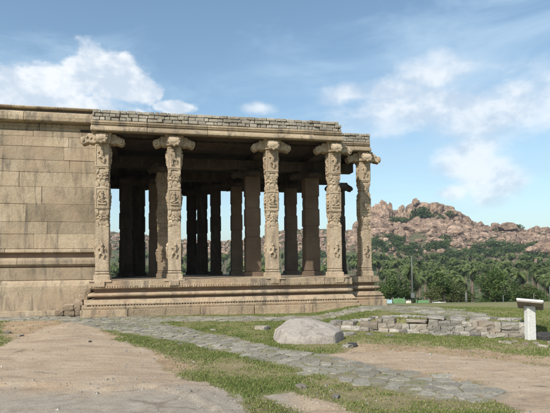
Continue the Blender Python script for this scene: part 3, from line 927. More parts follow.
# flat coping slabs over the taller right part and rubble fill behind
for s in (2.35, 2.75, 3.2, 3.6):
    p, d = along(RW, s); nrm = Vector((-d.y, d.x)); c = p+nrm*.2
    rough_block(mb, (c.x, c.y, h1(p.x, p.y-.15)+wall_h(s)+.045), (random.uniform(.3, .45), .32, .06), math.atan2(d.y, d.x), .8, .08)
for k in range(46):
    s = random.uniform(0, TL); p, d = along(RW, s); nrm = Vector((-d.y, d.x)); c = p+nrm*random.uniform(.3, .55)
    rough_block(mb, (c.x, c.y, h1(c.x, c.y)+.01), (random.uniform(.12, .26), random.uniform(.1, .2), .08), random.uniform(0, 3), random.random(), .15)
o = mb.build('rubble_wall', M['rubble'], None, rough=.008, rscale=11)
tag(o, 'low dry stone retaining wall of grey rubble along the grass, right of the boulder', 'wall')

# ------------------------------------------------------------------ information lectern
lx, ly = G(528, 339.5); lz = h1(lx, ly)
lec = empty('information_stand', (lx, ly, lz), R(8)); tag(lec, 'pale stone information stand with tilted slab top on one post, right of the rubble wall', 'sign stand')
mb = MB(); mb.box((0, 0, .30), (.165, .13, .72), 0, .5, .002); mb.build('post', M['post'], lec, bevel=.008)
mb = MB(); mb.box((0, 0, 0), (.46, .46, .045), 0, .5, 0); s = mb.build('slab_top', M['post'], lec, bevel=.006)
s.location = (.0, -.02, .70); s.rotation_euler = (R(-22), R(9), 0)
s.rotation_euler = (R(-22), R(4), R(-38))
mb = MB(); mb.box((0, 0, .0235), (.39, .40, .006)); link('plate', mb.mesh('plate', M['plate']), s)
mb = MB(); mb.box((0, 0, -.030), (.43, .43, .02)); link('underside_board', mb.mesh('underside_board', M['post_top']), s)
bx_, by_ = G(550, 339)
mb = MB(); rough_block(mb, (0, 0, .05), (.62, .30, .17), .1, .4, .05)
o = mb.build('dark_rock', M['black_stone'], None, rough=.01); o.location = (bx_, by_, h1(bx_, by_)); tag(o, 'long low black rock on the ground right of the information stand', 'rock')
# second stand farther back
sx_, sy_ = G(529, 314, .2); sz_ = h1(sx_, sy_)
l2 = empty('information_stand', (sx_, sy_, sz_)); tag(l2, 'white low sign table farther back, seen just above the near information stand', 'sign stand')
zt = EYE - (302.5-hor(529))/F*sy_ - sz_
mb = MB(); mb.box((0, 0, zt/2), (.12, .10, zt)); mb.build('post', M['white'], l2)
mb = MB(); mb.box((0, 0, zt), (.38, .30, .04), 0, .5, 0, None, (.12, 0)); mb.build('slab_top', M['white'], l2, bevel=.005)

# ------------------------------------------------------------------ grass
def grass():
    random.seed(3); N = 230000
    # density follows perspective-independent area, thinner far away
    xs = rng.uniform(-8.5, 9.5, N*2); ys = 4.2 + 18*rng.random(N*2)**1.25
    keep = np.abs(xs) < ys*.62
    xs, ys = xs[keep], ys[keep]
    nn = fbm(xs*1.3+5, ys*1.3, 4)*.6 + fbm(xs*5, ys*5+8, 3)*.4
    rk = mask(ROCK_POLYS, xs, ys); dt = mask(DIRT_POLYS, xs, ys); pv = mask(PAVE_POLYS, xs, ys); dr = mask(DRY_POLYS, xs, ys)
    jit = (nn-.5)*2
    pr = .12+.88*sstep(.38, .58, nn)
    pr *= 1-sstep(-.15, .05, rk+jit*.3); pr *= 1-.93*sstep(-.3, .15, dt+jit*.4)
    pr *= 1-np.where(pv > 0, .965, 0); pr *= 1-.6*sstep(-.3, .3, dr)
    # building footprint
    U = (xs-O2[0])*UX+(ys-O2[1])*UY; V = (xs-O2[0])*VX+(ys-O2[1])*VY
    pr *= ~((U > -13) & (U < 10.2) & (V > -.6) & (V < 9.8) & ~((U > 8.7) & (V < .8)))
    pr *= ~((xs > bxy[0]-.6) & (xs < bxy[0]+.6) & (np.abs(ys-bxy[1]-.25) < .4))
    ok = rng.random(len(xs)) < pr
    xs, ys, nn = xs[ok], ys[ok], nn[ok]
    zs = height(xs, ys)
    n = len(xs); k = 4
    X = np.repeat(xs, k)+rng.normal(0, .035, n*k); Y = np.repeat(ys, k)+rng.normal(0, .035, n*k); Z = np.repeat(zs, k)
    a = rng.uniform(0, 2*np.pi, n*k); hgt = rng.uniform(.008, .030, n*k)*np.repeat(.5+nn, k); w = rng.uniform(.004, .009, n*k)*(1+Y*.05)
    ln = rng.uniform(.2, 1.0, n*k)*hgt
    b = rng.uniform(0, 2*np.pi, n*k)
    v0 = np.stack([X-np.cos(a)*w, Y-np.sin(a)*w, Z-.005], -1); v1 = np.stack([X+np.cos(a)*w, Y+np.sin(a)*w, Z-.005], -1)
    v2 = np.stack([X+np.cos(b)*ln, Y+np.sin(b)*ln, Z+hgt], -1)
    co = np.stack([v0, v1, v2], 1).reshape(-1, 3)
    m = len(co)//3
    me = bpy.data.meshes.new('grass'); me.vertices.add(len(co)); me.vertices.foreach_set('co', co.ravel().astype(np.float32))
    me.loops.add(m*3); me.loops.foreach_set('vertex_index', np.arange(m*3, dtype=np.int32))
    me.polygons.add(m); me.polygons.foreach_set('loop_start', np.arange(0, m*3, 3, dtype=np.int32)); me.polygons.foreach_set('loop_total', np.full(m, 3, dtype=np.int32))
    me.update()
    at = me.attributes.new('tone', 'FLOAT_COLOR', 'POINT')
    t = np.clip(np.repeat(np.repeat(1.15-nn*1.25, k)+rng.normal(0, .3, n*k), 3), 0, 1)
    at.data.foreach_set('color', np.stack([t, t, t, t*0+1], -1).ravel().astype(np.float32))
    me.materials.append(M['grass'])
    o = bpy.data.objects.new('grass', me); COL.objects.link(o); tag(o, 'short patchy green and yellow grass on the ground', 'grass', kind='stuff')
    print('grass clumps', n)
grass()

def grit():
    rd_ = random.Random(5); mb = MB(); n = 0
    ya = 4.5+9.5*rng.random(20000)**1.3; xa = rng.uniform(-.62, .62, 20000)*ya
    ea = np.abs(mask(ROCK_POLYS, xa, ya)); da = mask(DIRT_POLYS, xa, ya)
    ok = rng.random(20000) < np.where(da > -.1, 1.0, .10+.9*np.exp(-ea*4))
    xa, ya = xa[ok][:3000], ya[ok][:3000]; za = height(xa, ya)
    for x, y, z in zip(xa, ya, za):
        r = rd_.uniform(.005, .018)*(1 if rd_.random() < .93 else 2.2)
        vs = [(x+r*rd_.uniform(.7, 1.2)*math.cos(k*2.09+n), y+r*rd_.uniform(.7, 1.2)*math.sin(k*2.09+n), z-.003) for k in range(3)]
        vs.append((x, y, z+r*rd_.uniform(.5, .9)))
        mb.add(vs, [(0, 1, 3), (1, 2, 3), (2, 0, 3)], rd_.random()); n += 1
    tag(mb.build('gravel', M['rubble']), 'loose grit and tiny stones on the bare ground', 'gravel', kind='stuff')
grit()
# ------------------------------------------------------------------ foliage meshes
def leaves(mb, c, r, n, size, sc=(1, 1, 1), rd=random):
    for _ in range(n):
        # shell-biased random points in an ellipsoid
        d = Vector((rd.gauss(0, 1), rd.gauss(0, 1), rd.gauss(0, 1))).normalized()*r*(rd.random()**.35)
        p = Vector((c[0]+d.x*sc[0], c[1]+d.y*sc[1], c[2]+d.z*sc[2]))
        a = Vector((rd.gauss(0, 1), rd.gauss(0, 1), rd.gauss(0, .6))).normalized(); b = a.cross(Vector((rd.gauss(0, 1), rd.gauss(0, 1), rd.gauss(0, 1)))).normalized()
        s = size*rd.uniform(.6, 1.3)
        mb.add([p-a*s, p-b*s*.45, p+a*s, p+b*s*.45], [(0, 1, 2, 3)], rd.random())
def tree_meshes(seed, h, r, n, ls, mat, clumps=16):
    rd = random.Random(seed); tr = MB(); cr = MB()
    th = h*.45
    tr.tube([(0, 0, -.6), (.03*h, 0, th*.5), (0, .02*h, th)], [.045*h, .035*h, .025*h], 7)
    for k in range(clumps):
        a = rd.uniform(0, 6.28); q = rd.random()**.6*r*.8; z = h*rd.uniform(.32, .92)
        q *= math.sqrt(max(.1, 1-((z/h-.55)/.5)**2))
        c = (q*math.cos(a), q*math.sin(a), z)
        tr.tube([(0, 0, th*.7), (c[0]*.5, c[1]*.5, (th*.7+z)/2+.1), c], [.018*h, .012*h, .004*h], 5)
        leaves(cr, c, r*rd.uniform(.26, .42), n//clumps, ls, (1, 1, .75), rd)
    return tr.mesh('trunk', M['bark']), cr.mesh('crown', mat)
def palm_meshes(seed, h, L=3.2, nf=28):
    rd = random.Random(seed); tr = MB(); cr = MB()
    lx_, ly_ = rd.uniform(-.6, .6), rd.uniform(-.6, .6)
    pts = [(lx_*(k/6)**2, ly_*(k/6)**2, -.5+(h+.5)*k/6) for k in range(7)]
    tr.tube(pts, [.26, .20, .18, .17, .17, .17, .20], 7)
    top = Vector(pts[-1])
    for f in range(nf):
        az = f*2.399+rd.uniform(-.2, .2); el = rd.uniform(-.9, 1.3); ln = L*rd.uniform(.8, 1.1)
        d = Vector((math.cos(az), math.sin(az), 0)); side = Vector((-math.sin(az), math.cos(az), 0))
        p = top.copy(); prev = p; e = el; N = 7; tone = rd.random()*.3+(.7 if el > .55 else .3 if el > .1 else 0)  # tone paints sunlit upper fronds lighter and shaded lower ones darker
        for k in range(N):
            st = d*math.cos(e)+Vector((0, 0, math.sin(e)))
            q = p+st*ln/N; w = .42*math.sin(math.pi*min(1, (k+1)/N*.9+.08))+.08
            mid = (p+q)/2; dr = Vector((0, 0, -.35*w))
            for s in (-1, 1):
                for g in (0, .5):
                    a0 = p+(q-p)*g; a1 = p+(q-p)*(g+.40)
                    tip = a0+(q-p)*.9+side*s*w+dr
                    cr.add([a0, a1, tip], [(0, 1, 2)], min(1, max(0, tone+rd.uniform(-.15, .15))))
            p = q; e -= .33+rd.uniform(-.05, .08)
    return tr.mesh('trunk', M['bark']), cr.mesh('crown', M['palm'])
PV = [palm_meshes(s, h, L) for s, h, L in ((1, 7.5, 2.0), (2, 6.2, 1.8), (3, 9.0, 2.1), (4, 7.0, 2.2), (5, 5.0, 1.8))]
TV = [tree_meshes(s, h, r, 5200, .15, m, 22) for s, h, r, m in ((1, 6, 3.4, M['tree']), (2, 7, 3.0, M['tree']), (3, 5, 3.2, M['olive']))]
BV = [tree_meshes(s, h, r, 1600, .09, m, 12) for s, h, r, m in ((4, 2.4, 1.5, M['tree']), (5, 2.0, 1.6, M['olive']))]
def plant(name, var, x, y, rz, s, label, cat, group, z=None):
    o = empty(name, (x, y, h1(x, y)-.1 if z is None else z), rz); o.scale = (s, s, s)
    tag(o, label, cat, group)
    link('trunk', var[0], o); link('crown', var[1], o); return o
# palms: fill of the valley, near rows first
random.seed(44)
spots = []
for band_, (y0, y1, n) in enumerate(((54, 72, 16), (72, 95, 34), (95, 125, 52), (125, 165, 62), (165, 215, 70), (215, 275, 64))):
    tries = 0; cnt = 0
    while cnt < n and tries < 4000:
        tries += 1
        y = random.uniform(y0, y1); a = random.uniform(-.36, .64)
        if a < .14 and random.random() < .6: continue
        x = a*y
        if any((x-q[0])**2+(y-q[1])**2 < (2.2+y*.008)**2 for q in spots): continue
        spots.append((x, y)); cnt += 1
for x, y in spots:
    vi = random.randrange(5); hv = (7.5, 6.2, 9.0, 7.0, 5.0)[vi]; px = 275+F*x/y
    yt = np.interp(y, (54, 72, 110, 200, 275), (275, 269, 261, 252, 250)) + random.uniform(-1.5, 3)
    zt_ = EYE+(hor(px)-yt)/F*y; sc_ = min(1.45, max(.75, (zt_-h1(x, y))/(hv+1.2)))
    plant('palm_tree', PV[vi], x, y, random.uniform(0, 6.28), sc_, 'dark green palm tree in the grove below the boulder hill', 'palm tree', 'palms of the valley grove')
# trees along the plateau edge (photo x, top y, distance, variant, label)
near = [
 (388, 282, 46, 2, .8, 'yellowish green bushy tree right beside the pavilion platform'),
 (450, 279, 52, 2, .9, 'olive green wide tree behind the hoarding, left of the tall bright tree'),
 (495, 271, 44, 1, .85, 'tall bright green tree left of the information stand'),
 (522, 284, 50, 2, .65, 'thin greyish olive tree behind the information stand'),
 (545, 289, 46, 0, .6, 'dense green bush tree at the right edge beyond the grass'),
]
for px, py, t, vi, s, lab in near:
    s *= .85; x = (px-275)/F*t; hg = (6, 7, 5)[vi]; z = EYE+(hor(px)-py)/F*t - hg*s*.96
    plant('bushy_tree', TV[vi], x, t, random.uniform(0, 6), s, lab, 'tree', 'trees on the slope below the grass edge', z=z)
for k in range(34):
    t = random.uniform(40, 60); px = random.choice([random.uniform(380, 580), random.uniform(100, 360)])
    x = (px-275)/F*t
    plant('shrub', random.choice(BV), x, t, random.uniform(0, 6), random.uniform(.7, 1.2), 'low green shrub on the slope below the grass edge', 'shrub', 'shrubs below the grass edge')

# ------------------------------------------------------------------ hoarding, poles and fence posts at the plateau edge
def pxpt(px, t): return ((px-275)/F*t, t)
def hoard(pa, pb, t, ytop, ybot, mat, label):
    x0, _ = pxpt(pa, t); x1, _ = pxpt(pb, t); z1 = EYE+(hor(pa)-ytop)/F*t; z0 = EYE+(hor(pa)-ybot)/F*t-.4
    r = empty('painted_hoarding', ((x0+x1)/2, t, z0)); tag(r, label, 'hoarding')
    mb = MB(); L = x1-x0; n = 10
    vs = []
    top = [z1-z0+ .03*math.sin(math.pi*k/n)-.03 for k in range(n+1)]
    for k in range(n):
        a = -L/2+L*k/n; b = -L/2+L*(k+1)/n
        mb.add([(a, -.03, 0), (b, -.03, 0), (b, -.03, top[k+1]), (a, -.03, top[k]), (a, .03, 0), (b, .03, 0), (b, .03, top[k+1]), (a, .03, top[k])],
               [(0, 1, 2, 3), (5, 4, 7, 6), (3, 2, 6, 7)])
    mb.build('panel', mat, r)
    mb = MB()
    for k in (-.45, .0, .45): mb.box((L*k, .09, (z1-z0)/2), (.08, .08, z1-z0+.15))
    mb.build('support_post', M['steel'], r)
hoard(384, 391, 36, 299.5, 303, M['bluepaint'], 'small pale blue panel at the left end of the green hoardings')
hoard(392, 404, 36.4, 298.3, 303, M['greenpaint'], 'green painted hoarding between the blue panel and the pole')
hoard(405, 410, 36, 300.5, 303, M['limewash'], 'small cream panel just left of the pole foot')
hoard(415, 428, 37, 300, 303.5, M['greenpaint'], 'green painted hoarding right of the tall thin pole')
hoard(431, 445, 38, 302, 305, M['white'], 'low whitish panel right of the green hoardings')
def pole(name, px, t, ytop, r, label, cat, arm=False, box=False, group=None):
    x, y = pxpt(px, t); z0 = h1(x, y)-.2; z1 = EYE+(hor(px)-ytop)/F*t
    o = empty(name, (x, y, z0)); tag(o, label, cat, group)
    mb = MB(); mb.tube([(0, 0, 0), (0, 0, (z1-z0)*.5), (0, 0, z1-z0)], [r*1.2, r, r*.7], 8); mb.build('pole', M['steel'], o, smooth=True)
    if arm:
        mb = MB(); mb.tube([(0, 0, z1-z0-.1), (-.3, 0, z1-z0+.1), (-.7, 0, z1-z0+.12)], [.03, .03, .03], 6); mb.box((-.85, 0, z1-z0+.1), (.4, .16, .1)); mb.build('lamp_head', M['steel'], o)
    if box:
        mb = MB(); mb.box((0, -.10, .75), (.26, .16, .35)); mb.build('switch_box', M['steel'], o, bevel=.02)
    return o
pole('lamp_pole', 411.5, 36, 256, .04, 'tall thin grey pole rising before the palm grove', 'pole', box=True)
pole('marker_post', 465, 38, 292, .07, 'short pale post at the far edge of the grass', 'post')
for px, yt in ((532.5, 291), (548.5, 284), (502, 293)):
    pole('fence_post', px, 37, yt+2, .03, 'thin fence post at the far edge of the grass', 'post', group='fence posts at the grass edge')

# ------------------------------------------------------------------ boulder hill
RIDGE = [(-500, 236), (-200, 234), (0, 238), (110, 232), (150, 236), (200, 241), (230, 241), (262, 238), (283, 231), (300, 230), (325, 229), (352, 231), (364, 225), (371, 216), (380, 211), (388, 211), (394, 216), (400, 213), (408, 215), (413, 210), (420, 209), (432, 207), (442, 207), (452, 212), (462, 216), (478, 224), (490, 228), (500, 226), (515, 224), (525, 231), (530, 231), (535, 228), (545, 229), (560, 232), (600, 224), (700, 232), (900, 240), (1200, 246)]
def hill_z(X, Y):
    px = 275+F*X/np.maximum(Y, 1)
    yy = np.interp(px, [q[0] for q in RIDGE], [q[1] for q in RIDGE])
    D = 430.0
    top = EYE+(265+(275-px)*.0105-yy)/F*D
    s = (Y-275)/(D-275)
    up = np.where(s < 1, .32*sstep(0, .55, s)+.68*np.clip((s-.25)/.75, 0, 1)**1.25, 1-.6*sstep(1.02, 2.2, s))
    return -3.6+(top+3.6)*np.clip(up, -.05, 1) + 3.0*(fbm(X*.05+40, Y*.05, 4)-.5)*np.clip(s*2, 0, 1)
def build_hill():
    xs = np.arange(-420, 620, 3.0); ys = np.arange(262, 620, 3.0)
    X, Y = np.meshgrid(xs, ys); Z = hill_z(X, Y)
    Z = np.where(Y > 600, -9, Z); Z = np.where(Y < 268, -6, Z)
    co = np.stack([X, Y, Z], -1).reshape(-1, 3); nx, ny = len(xs), len(ys)
    idx = np.arange(nx*ny).reshape(ny, nx); q = np.stack([idx[:-1, :-1], idx[:-1, 1:], idx[1:, 1:], idx[1:, :-1]], -1).reshape(-1, 4)
    me = bpy.data.meshes.new('hill'); me.from_pydata(co.tolist(), [], q.tolist()); me.materials.append(M['hillsoil'])
    me.polygons.foreach_set('use_smooth', [True]*len(me.polygons))
    o = bpy.data.objects.new('hill', me); COL.objects.link(o); tag(o, kind='structure')
build_hill()
def hz1(x, y): return float(hill_z(np.array([float(x)]), np.array([float(y)]))[0])
def rock_geo(rd, sub=1):
    bm = bmesh.new(); bmesh.ops.create_icosphere(bm, subdivisions=sub, radius=1)
    off = Vector((rd.uniform(0, 99), rd.uniform(0, 99), 0))
    sc = Vector((rd.uniform(.8, 1.2), rd.uniform(.8, 1.2), rd.uniform(.6, 1.05)))
    pl = [(Vector((rd.gauss(0, 1), rd.gauss(0, 1), rd.gauss(0, 1))).normalized(), rd.uniform(.6, .85)) for _ in range(5)]
    vs = []
    for v in bm.verts:
        p = v.co.copy()
        for nrm, d in pl:
            e = p.dot(nrm)-d
            if e > 0: p -= nrm*e
        p += Vector(mn.noise_vector(v.co*1.3+off))*.16 + Vector(mn.noise_vector(v.co*3.5+off))*.05
        vs.append(Vector((p.x*sc.x, p.y*sc.y, p.z*sc.z)))
    fs = [tuple(v.index for v in f.verts) for f in bm.faces]; bm.free()
    return vs, fs
rd = random.Random(9)
GE = [rock_geo(rd, 2) for _ in range(8)]
def rockmesh(name, ge, tone):
    mb = MB(); mb.add(ge[0], ge[1], tone); return mb.mesh(name, M['hillrock'])
RM = [rockmesh('hill_boulder', GE[i % 8], .25+.12*(i % 6)) for i in range(16)]
cand = []
while len(cand) < 9000:
    px = rd.uniform(60, 620) if rd.random() < .35 else rd.uniform(350, 620)
    s = rd.random(); y = 430-150*(s**.9)+rd.uniform(-3, 10); x = (px-275)/F*y
    lower = (430-y)/150.0
    nz = fbm(np.array([x*.03]), np.array([y*.05+7]), 3)[0]
    rocky = lower < .50+.5*(nz-.5)+(.10 if px < 350 else 0)
    if not rocky and rd.random() < .90: continue
    if 355 < px < 470 and lower < .5 : sz = rd.choice((1.1, 1.4, 1.9, 3.0))*rd.uniform(.8, 1.25)
    else: sz = rd.choice((1.0, 1.3, 1.7, 2.1))*rd.uniform(.8, 1.2)
    if rd.random() < .04: sz *= 1.9
    cand.append((sz/y, sz, x, y, hz1(x, y)+sz*.12))
cand.sort(reverse=True)
for k, (_, sz, x, y, z) in enumerate(cand[:285]):
    o = link('hill_boulder', RM[rd.randrange(16)], None, (x, y, z), (rd.uniform(-.4, .4), rd.uniform(-.4, .4), rd.uniform(0, 6.28)), (sz*rd.uniform(.9, 1.3), sz, sz*rd.uniform(.7, 1.1)))
    tag(o, 'pinkish brown granite boulder lying on the distant hill slope', 'boulder', 'boulders on the distant hill')
def many_rocks(name, items):
    V = []; Fc = []; T = []; b = 0
    base = [(np.array([tuple(v) for v in g[0]]), np.array(g[1])) for g in [rock_geo(rd, 1) for _ in range(10)]]
    for (_, sz, x, y, z) in items:
        v, f = base[rd.randrange(10)]
        m = np.array(Matrix.Rotation(rd.uniform(0, 6.28), 3, 'Z') @ Matrix.Rotation(rd.uniform(-.5, .5), 3, 'X'))
        vv = (v*np.array([sz*rd.uniform(.9, 1.3), sz, sz*rd.uniform(.7, 1.1)])) @ m.T + np.array([x, y, z])
        V.append(vv); Fc.append(f+b); b += len(v); t = rd.random(); T += [t]*len(v)
    V = np.concatenate(V); Fc = np.concatenate(Fc)
    me = bpy.data.meshes.new(name); me.from_pydata(V.tolist(), [], Fc.tolist())
    at = me.attributes.new('tone', 'FLOAT_COLOR', 'POINT'); T = np.array(T)
    at.data.foreach_set('color', np.stack([T, T, T, T*0+1], -1).ravel().astype(np.float32))
    me.materials.append(M['hillrock'])
    o = bpy.data.objects.new(name, me); COL.objects.link(o); return o
tag(many_rocks('boulder_scree', cand[285:]), 'countless small pinkish boulders covering the distant hill', 'boulders', kind='stuff')
# the great outcrops on the summit: photo x, top y, width px, height px
def outcrop(px, ytop, wpx, hpx, label, t=400, seed=0, tilt=0):
    r_ = random.Random(seed+5); mb = MB()
    g = rock_geo(r_, 4)
    sc = t/F
    vs = []
    for v in g[0]:
        p = v.copy(); q = Vector((p.x*3, p.y*3, p.z*.9))
        p += Vector(mn.noise_vector(q+Vector((seed, 0, 0))))*.10 + Vector(mn.noise_vector(p*5+Vector((seed, 3, 0))))*.05
        # vertical fissures
        fz = mn.noise(Vector((p.x*3.2+seed, p.y*3.2, p.z*.4)))
        if abs(fz) < .07 and v.z < .6: p *= .93
        vs.append(Vector((p.x*wpx/2*sc, p.y*wpx/2*sc*.9, p.z*hpx*.62*sc)))
    mb.add(vs, g[1], r_.uniform(.5, .9))
    o = mb.build('rock_outcrop', M['hillrock'], None)
    o.location = ((px-275)/F*t, t, EYE+(hor(px)-ytop-hpx*.44)/F*t); o.rotation_euler = (0, R(tilt), 0)
    tag(o, label, 'rock outcrop')
outcrop(382, 198, 20, 40, 'tall pale pink rock dome at the left end of the boulder hill', seed=1)
outcrop(373, 210, 14, 28, 'lower rock shoulder at the very left foot of the summit dome', seed=2)
outcrop(391, 201, 8, 30, 'narrow dark split rock wedged right of the tall dome', seed=3)
outcrop(402, 203, 13, 30, 'broad cracked rock block between the dome and the summit cap', seed=4)
outcrop(412, 207, 11, 24, 'sloping rock slab left below the summit cap', seed=5, tilt=12)
outcrop(417, 199, 8, 9, 'small dark cap rock perched on the left of the summit', seed=6)
outcrop(425, 201, 16, 20, 'wide rounded rock forming the top of the summit', seed=7)
outcrop(437, 202, 17, 18, 'low rounded rock right of the summit top', seed=8)
outcrop(450, 208, 16, 14, 'rounded rock where the summit ridge starts falling right', seed=9)
outcrop(428, 212, 22, 14, 'pale rock face just below the summit top', seed=10, t=400)
outcrop(408, 219, 18, 12, 'slanted rock slab on the slope under the split rocks', seed=11, t=396)
outcrop(385, 222, 22, 18, 'big smooth rock face under the tall dome', seed=12, t=398)
outcrop(508, 223, 20, 10, 'flat rounded rock hump on the middle of the right ridge', seed=13)
outcrop(538, 225, 9, 10, 'small rounded rock on the ridge near the right edge', seed=14)
outcrop(545, 240, 26, 20, 'large sloping pink rock low at the right edge of the hill', seed=15, t=330, tilt=-25)
outcrop(532, 246, 12, 10, 'pink rock sticking out of the shrubs left of the large sloping rock', seed=16, t=325)
# shrubs on the hill
SB = []
for s in range(3):
    mb = MB(); leaves(mb, (0, 0, .5), 1.0, 240, .20, (1.2, 1.2, .75), random.Random(s)); SB.append(mb.mesh('hill_shrub', M['tree']))
cnt = 0; spots = [(422, 214, 6), (418, 216, 6), (426, 217, 5), (436, 219, 5.5), (395, 221, 4), (400, 222, 4), (404, 221, 3.6), (410, 222, 3), (450, 214, 3), (414, 221, 3)]
pts = []
for px, py, s in spots: 
    t = 393; pts.append(((px-275)/F*t, t, EYE+(hor(px)-py)/F*t-s*.4, s*1.1))
while len(pts) < 290:
    px = rd.uniform(60, 620) if rd.random() < .3 else rd.uniform(365, 600)
    y = rd.uniform(285, 350) if rd.random() < .88 or px < 480 else rd.uniform(385, 425)
    x = (px-275)/F*y
    if fbm(np.array([x*.04+3]), np.array([y*.06]), 3)[0] < .47: continue
    s = rd.uniform(1.6, 4.2); pts.append((x, y, hz1(x, y)-.2, s))
for x, y, z, s in pts:
    o = link('hill_shrub', rd.choice(SB), None, (x, y, z), (0, 0, rd.uniform(0, 6)), (s, s, s))
    tag(o, 'round dark green shrub growing among the boulders of the distant hill', 'shrub', 'shrubs on the distant hill')

# ------------------------------------------------------------------ sky with clouds, sun
w = bpy.data.worlds.new('World'); scn.world = w; w.use_nodes = True
t = w.node_tree; nd = t.nodes; lk = t.links.new
bg = nd['Background']; sky = nd.new('ShaderNodeTexSky'); sky.sky_type = 'NISHITA'; sky.sun_disc = False
SUN_EL = 43.0; SUN_AZ = 213.0
sky.sun_elevation = R(SUN_EL); sky.sun_rotation = R(SUN_AZ); sky.air_density = 1.1; sky.dust_density = 1.2; sky.ozone_density = .9
SKYS = .115
bg.inputs[1].default_value = SKYS
tc = nd.new('ShaderNodeTexCoord')
def vm(op, a, b=None):
    n = nd.new('ShaderNodeVectorMath'); n.operation = op
    for i, v in enumerate((a, b)):
        if v is None: continue
        if isinstance(v, tuple): n.inputs[i].default_value = v
        else: lk(v, n.inputs[i])
    return n
def ma(op, a, b=0.0, cl=False):
    n = nd.new('ShaderNodeMath'); n.operation = op; n.use_clamp = cl
    for i, v in enumerate((a, b)):
        if isinstance(v, (int, float)): n.inputs[i].default_value = v
        else: lk(v, n.inputs[i])
    return n.outputs[0]
D = tc.outputs['Generated']
def nz(sc, scale, det, ro, dist=0, off=(0, 0, 0)):
    v = vm('ADD', vm('MULTIPLY', D, sc).outputs[0], off)
    n = nd.new('ShaderNodeTexNoise'); lk(v.outputs[0], n.inputs['Vector']); n.inputs['Scale'].default_value = scale
    n.inputs['Detail'].default_value = det; n.inputs['Roughness'].default_value = ro; n.inputs['Distortion'].default_value = dist
    return n.outputs['Fac']
def blob(px, py, rx, ry):
    """soft elliptical patch of sky around the given bearing"""
    c = Vector(((px-275)/F, 1, (hor(px)-py)/F)).normalized()
    d = vm('SUBTRACT', D, tuple(c)); q = vm('MULTIPLY', d.outputs[0], (F/rx, F/rx*.6, F/ry)); l = vm('LENGTH', q.outputs[0])
    return ma('SUBTRACT', 1.0, l.outputs['Value'])
def mx(l):
    r = l[0]
    for q in l[1:]: r = ma('MAXIMUM', r, q)
    return r
cum = mx([blob(97, 68, 40, 27), blob(112, 76, 40, 22), blob(60, 80, 60, 20), blob(20, 82, 44, 22), blob(125, 88, 46, 18), blob(176, 106, 26, 10), blob(50, 100, 100, 18), blob(5, 92, 50, 26)])
cum2 = mx([blob(474, 158, 34, 26), blob(492, 178, 34, 30), blob(456, 192, 18, 9), blob(435, 74, 44, 20), blob(526, 91, 30, 12), blob(400, 88, 50, 14), blob(505, 105, 120, 30), blob(430, 102, 90, 24), blob(350, 92, 34, 12), blob(255, 106, 22, 8)])
n_c = nz((1, 1, 1.4), 15, 9, .58, .15)
dens = ma('ADD', ma('MULTIPLY', cum, 1.5), ma('MULTIPLY', ma('SUBTRACT', n_c, .5), 2.1))
n_d = nz((1, 1, 1.6), 7, 9, .62, .2, (3.3, 1.2, 5.1))
dens2 = ma('ADD', cum2, ma('MULTIPLY', ma('SUBTRACT', n_d, .5), 2.2))
def mr(v, a, b, c=0.0, d=1.0):
    n = nd.new('ShaderNodeMapRange'); n.interpolation_type = 'SMOOTHSTEP'; lk(v, n.inputs[0])
    for i, q in enumerate((a, b, c, d)): n.inputs[i+1].default_value = q
    return n.outputs[0]
cumf = ma('MAXIMUM', mr(dens, .28, .66), ma('MULTIPLY', mr(dens2, -.12, .70), .82))
# diffuse veils: streaky, strongest upper right
veil_m = mx([blob(520, 90, 190, 70), blob(470, 30, 230, 40), blob(90, 95, 190, 45), blob(260, 170, 400, 70), blob(470, 190, 160, 60)])
n_v = nz((.8, 1, 3.2), 3.2, 7, .6, .8, (3, 1, 2))
veil = ma('MULTIPLY', mr(ma('ADD', ma('MULTIPLY', veil_m, .55), ma('MULTIPLY', ma('SUBTRACT', n_v, .5), 2.2)), -.05, .85), .68)
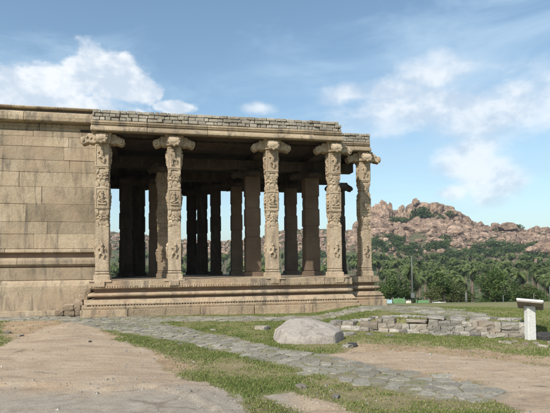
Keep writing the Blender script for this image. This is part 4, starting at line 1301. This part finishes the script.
# ordinary broken cloud elsewhere in the sky (outside the photographed part)
sp = nd.new('ShaderNodeSeparateXYZ'); lk(D, sp.inputs[0])
back = mr(sp.outputs[1], .35, -.1)
els = ma('MULTIPLY', mr(nz((1, 1, 2), 3.5, 7, .6, 0, (7, 7, 7)), .52, .66), back)
haze_ = ma('MULTIPLY', mr(sp.outputs[2], .35, .0), .32)
f1 = ma('MAXIMUM', veil, haze_)
shade = mr(nz((1, 1, 1.4), 15, 6, .58, .15, (.012, 0, -.03)), .38, .62)
mixv = nd.new('ShaderNodeMix'); mixv.data_type = 'RGBA'; lk(f1, mixv.inputs[0]); gain = vm('MULTIPLY', sky.outputs[0], (1.08, 1.20, 1.17)); lk(gain.outputs[0], mixv.inputs[6])
K = 1/SKYS
mixv.inputs[7].default_value = (.46*K, .62*K, .78*K, 1)
ccol = nd.new('ShaderNodeMix'); ccol.data_type = 'RGBA'; lk(shade, ccol.inputs[0]); ccol.inputs[6].default_value = (.54*K, .62*K, .72*K, 1); ccol.inputs[7].default_value = (.84*K, .86*K, .88*K, 1)
mixc = nd.new('ShaderNodeMix'); mixc.data_type = 'RGBA'; lk(ma('MULTIPLY', ma('MAXIMUM', cumf, els), .88), mixc.inputs[0]); lk(mixv.outputs[2], mixc.inputs[6]); lk(ccol.outputs[2], mixc.inputs[7])
lk(mixc.outputs[2], bg.inputs[0])
sl = bpy.data.lights.new('sun', 'SUN'); sl.energy = 4.8; sl.angle = R(.5); sl.color = (1, .95, .87)
so = bpy.data.objects.new('sun', sl); COL.objects.link(so)
S = Vector((math.sin(R(SUN_AZ))*math.cos(R(SUN_EL)), math.cos(R(SUN_AZ))*math.cos(R(SUN_EL)), math.sin(R(SUN_EL))))
so.rotation_euler = S.to_track_quat('Z', 'Y').to_euler()

# ------------------------------------------------------------------ haze
hz = MB(); hz.box((0, 0, 30), (4400, 4400, 84))
hm = bpy.data.materials.new('haze_air'); hm.use_nodes = True; ht = hm.node_tree
ht.nodes.remove(ht.nodes['Principled BSDF']); pv_ = ht.nodes.new('ShaderNodeVolumePrincipled')
pv_.inputs['Color'].default_value = (.80, .88, 1, 1); pv_.inputs['Density'].default_value = .00022; pv_.inputs['Anisotropy'].default_value = .2
ht.links.new(pv_.outputs[0], ht.nodes['Material Output'].inputs['Volume'])
ho = hz.build('haze', hm); tag(ho, 'thin pale haze over the valley and hill', 'haze', kind='stuff')
# ------------------------------------------------------------------ camera
cam = bpy.data.cameras.new('camera'); co = bpy.data.objects.new('camera', cam); COL.objects.link(co)
cam.sensor_width = 36; cam.lens = 36*F/550; cam.clip_end = 20000; cam.clip_start = .1
PITCH = 2.0
co.location = (0, 0, EYE)
co.rotation_euler = (Matrix.Rotation(R(90+PITCH), 3, 'X') @ Matrix.Rotation(R(-.6), 3, 'Z')).to_euler()
cam.shift_y = (58.5-F*math.tan(R(PITCH)))/550
scn.camera = co
scn.view_settings.view_transform = 'Standard'; scn.view_settings.look = 'None'; scn.view_settings.exposure = .3; scn.view_settings.gamma = 1
scn.view_settings.use_curve_mapping = False
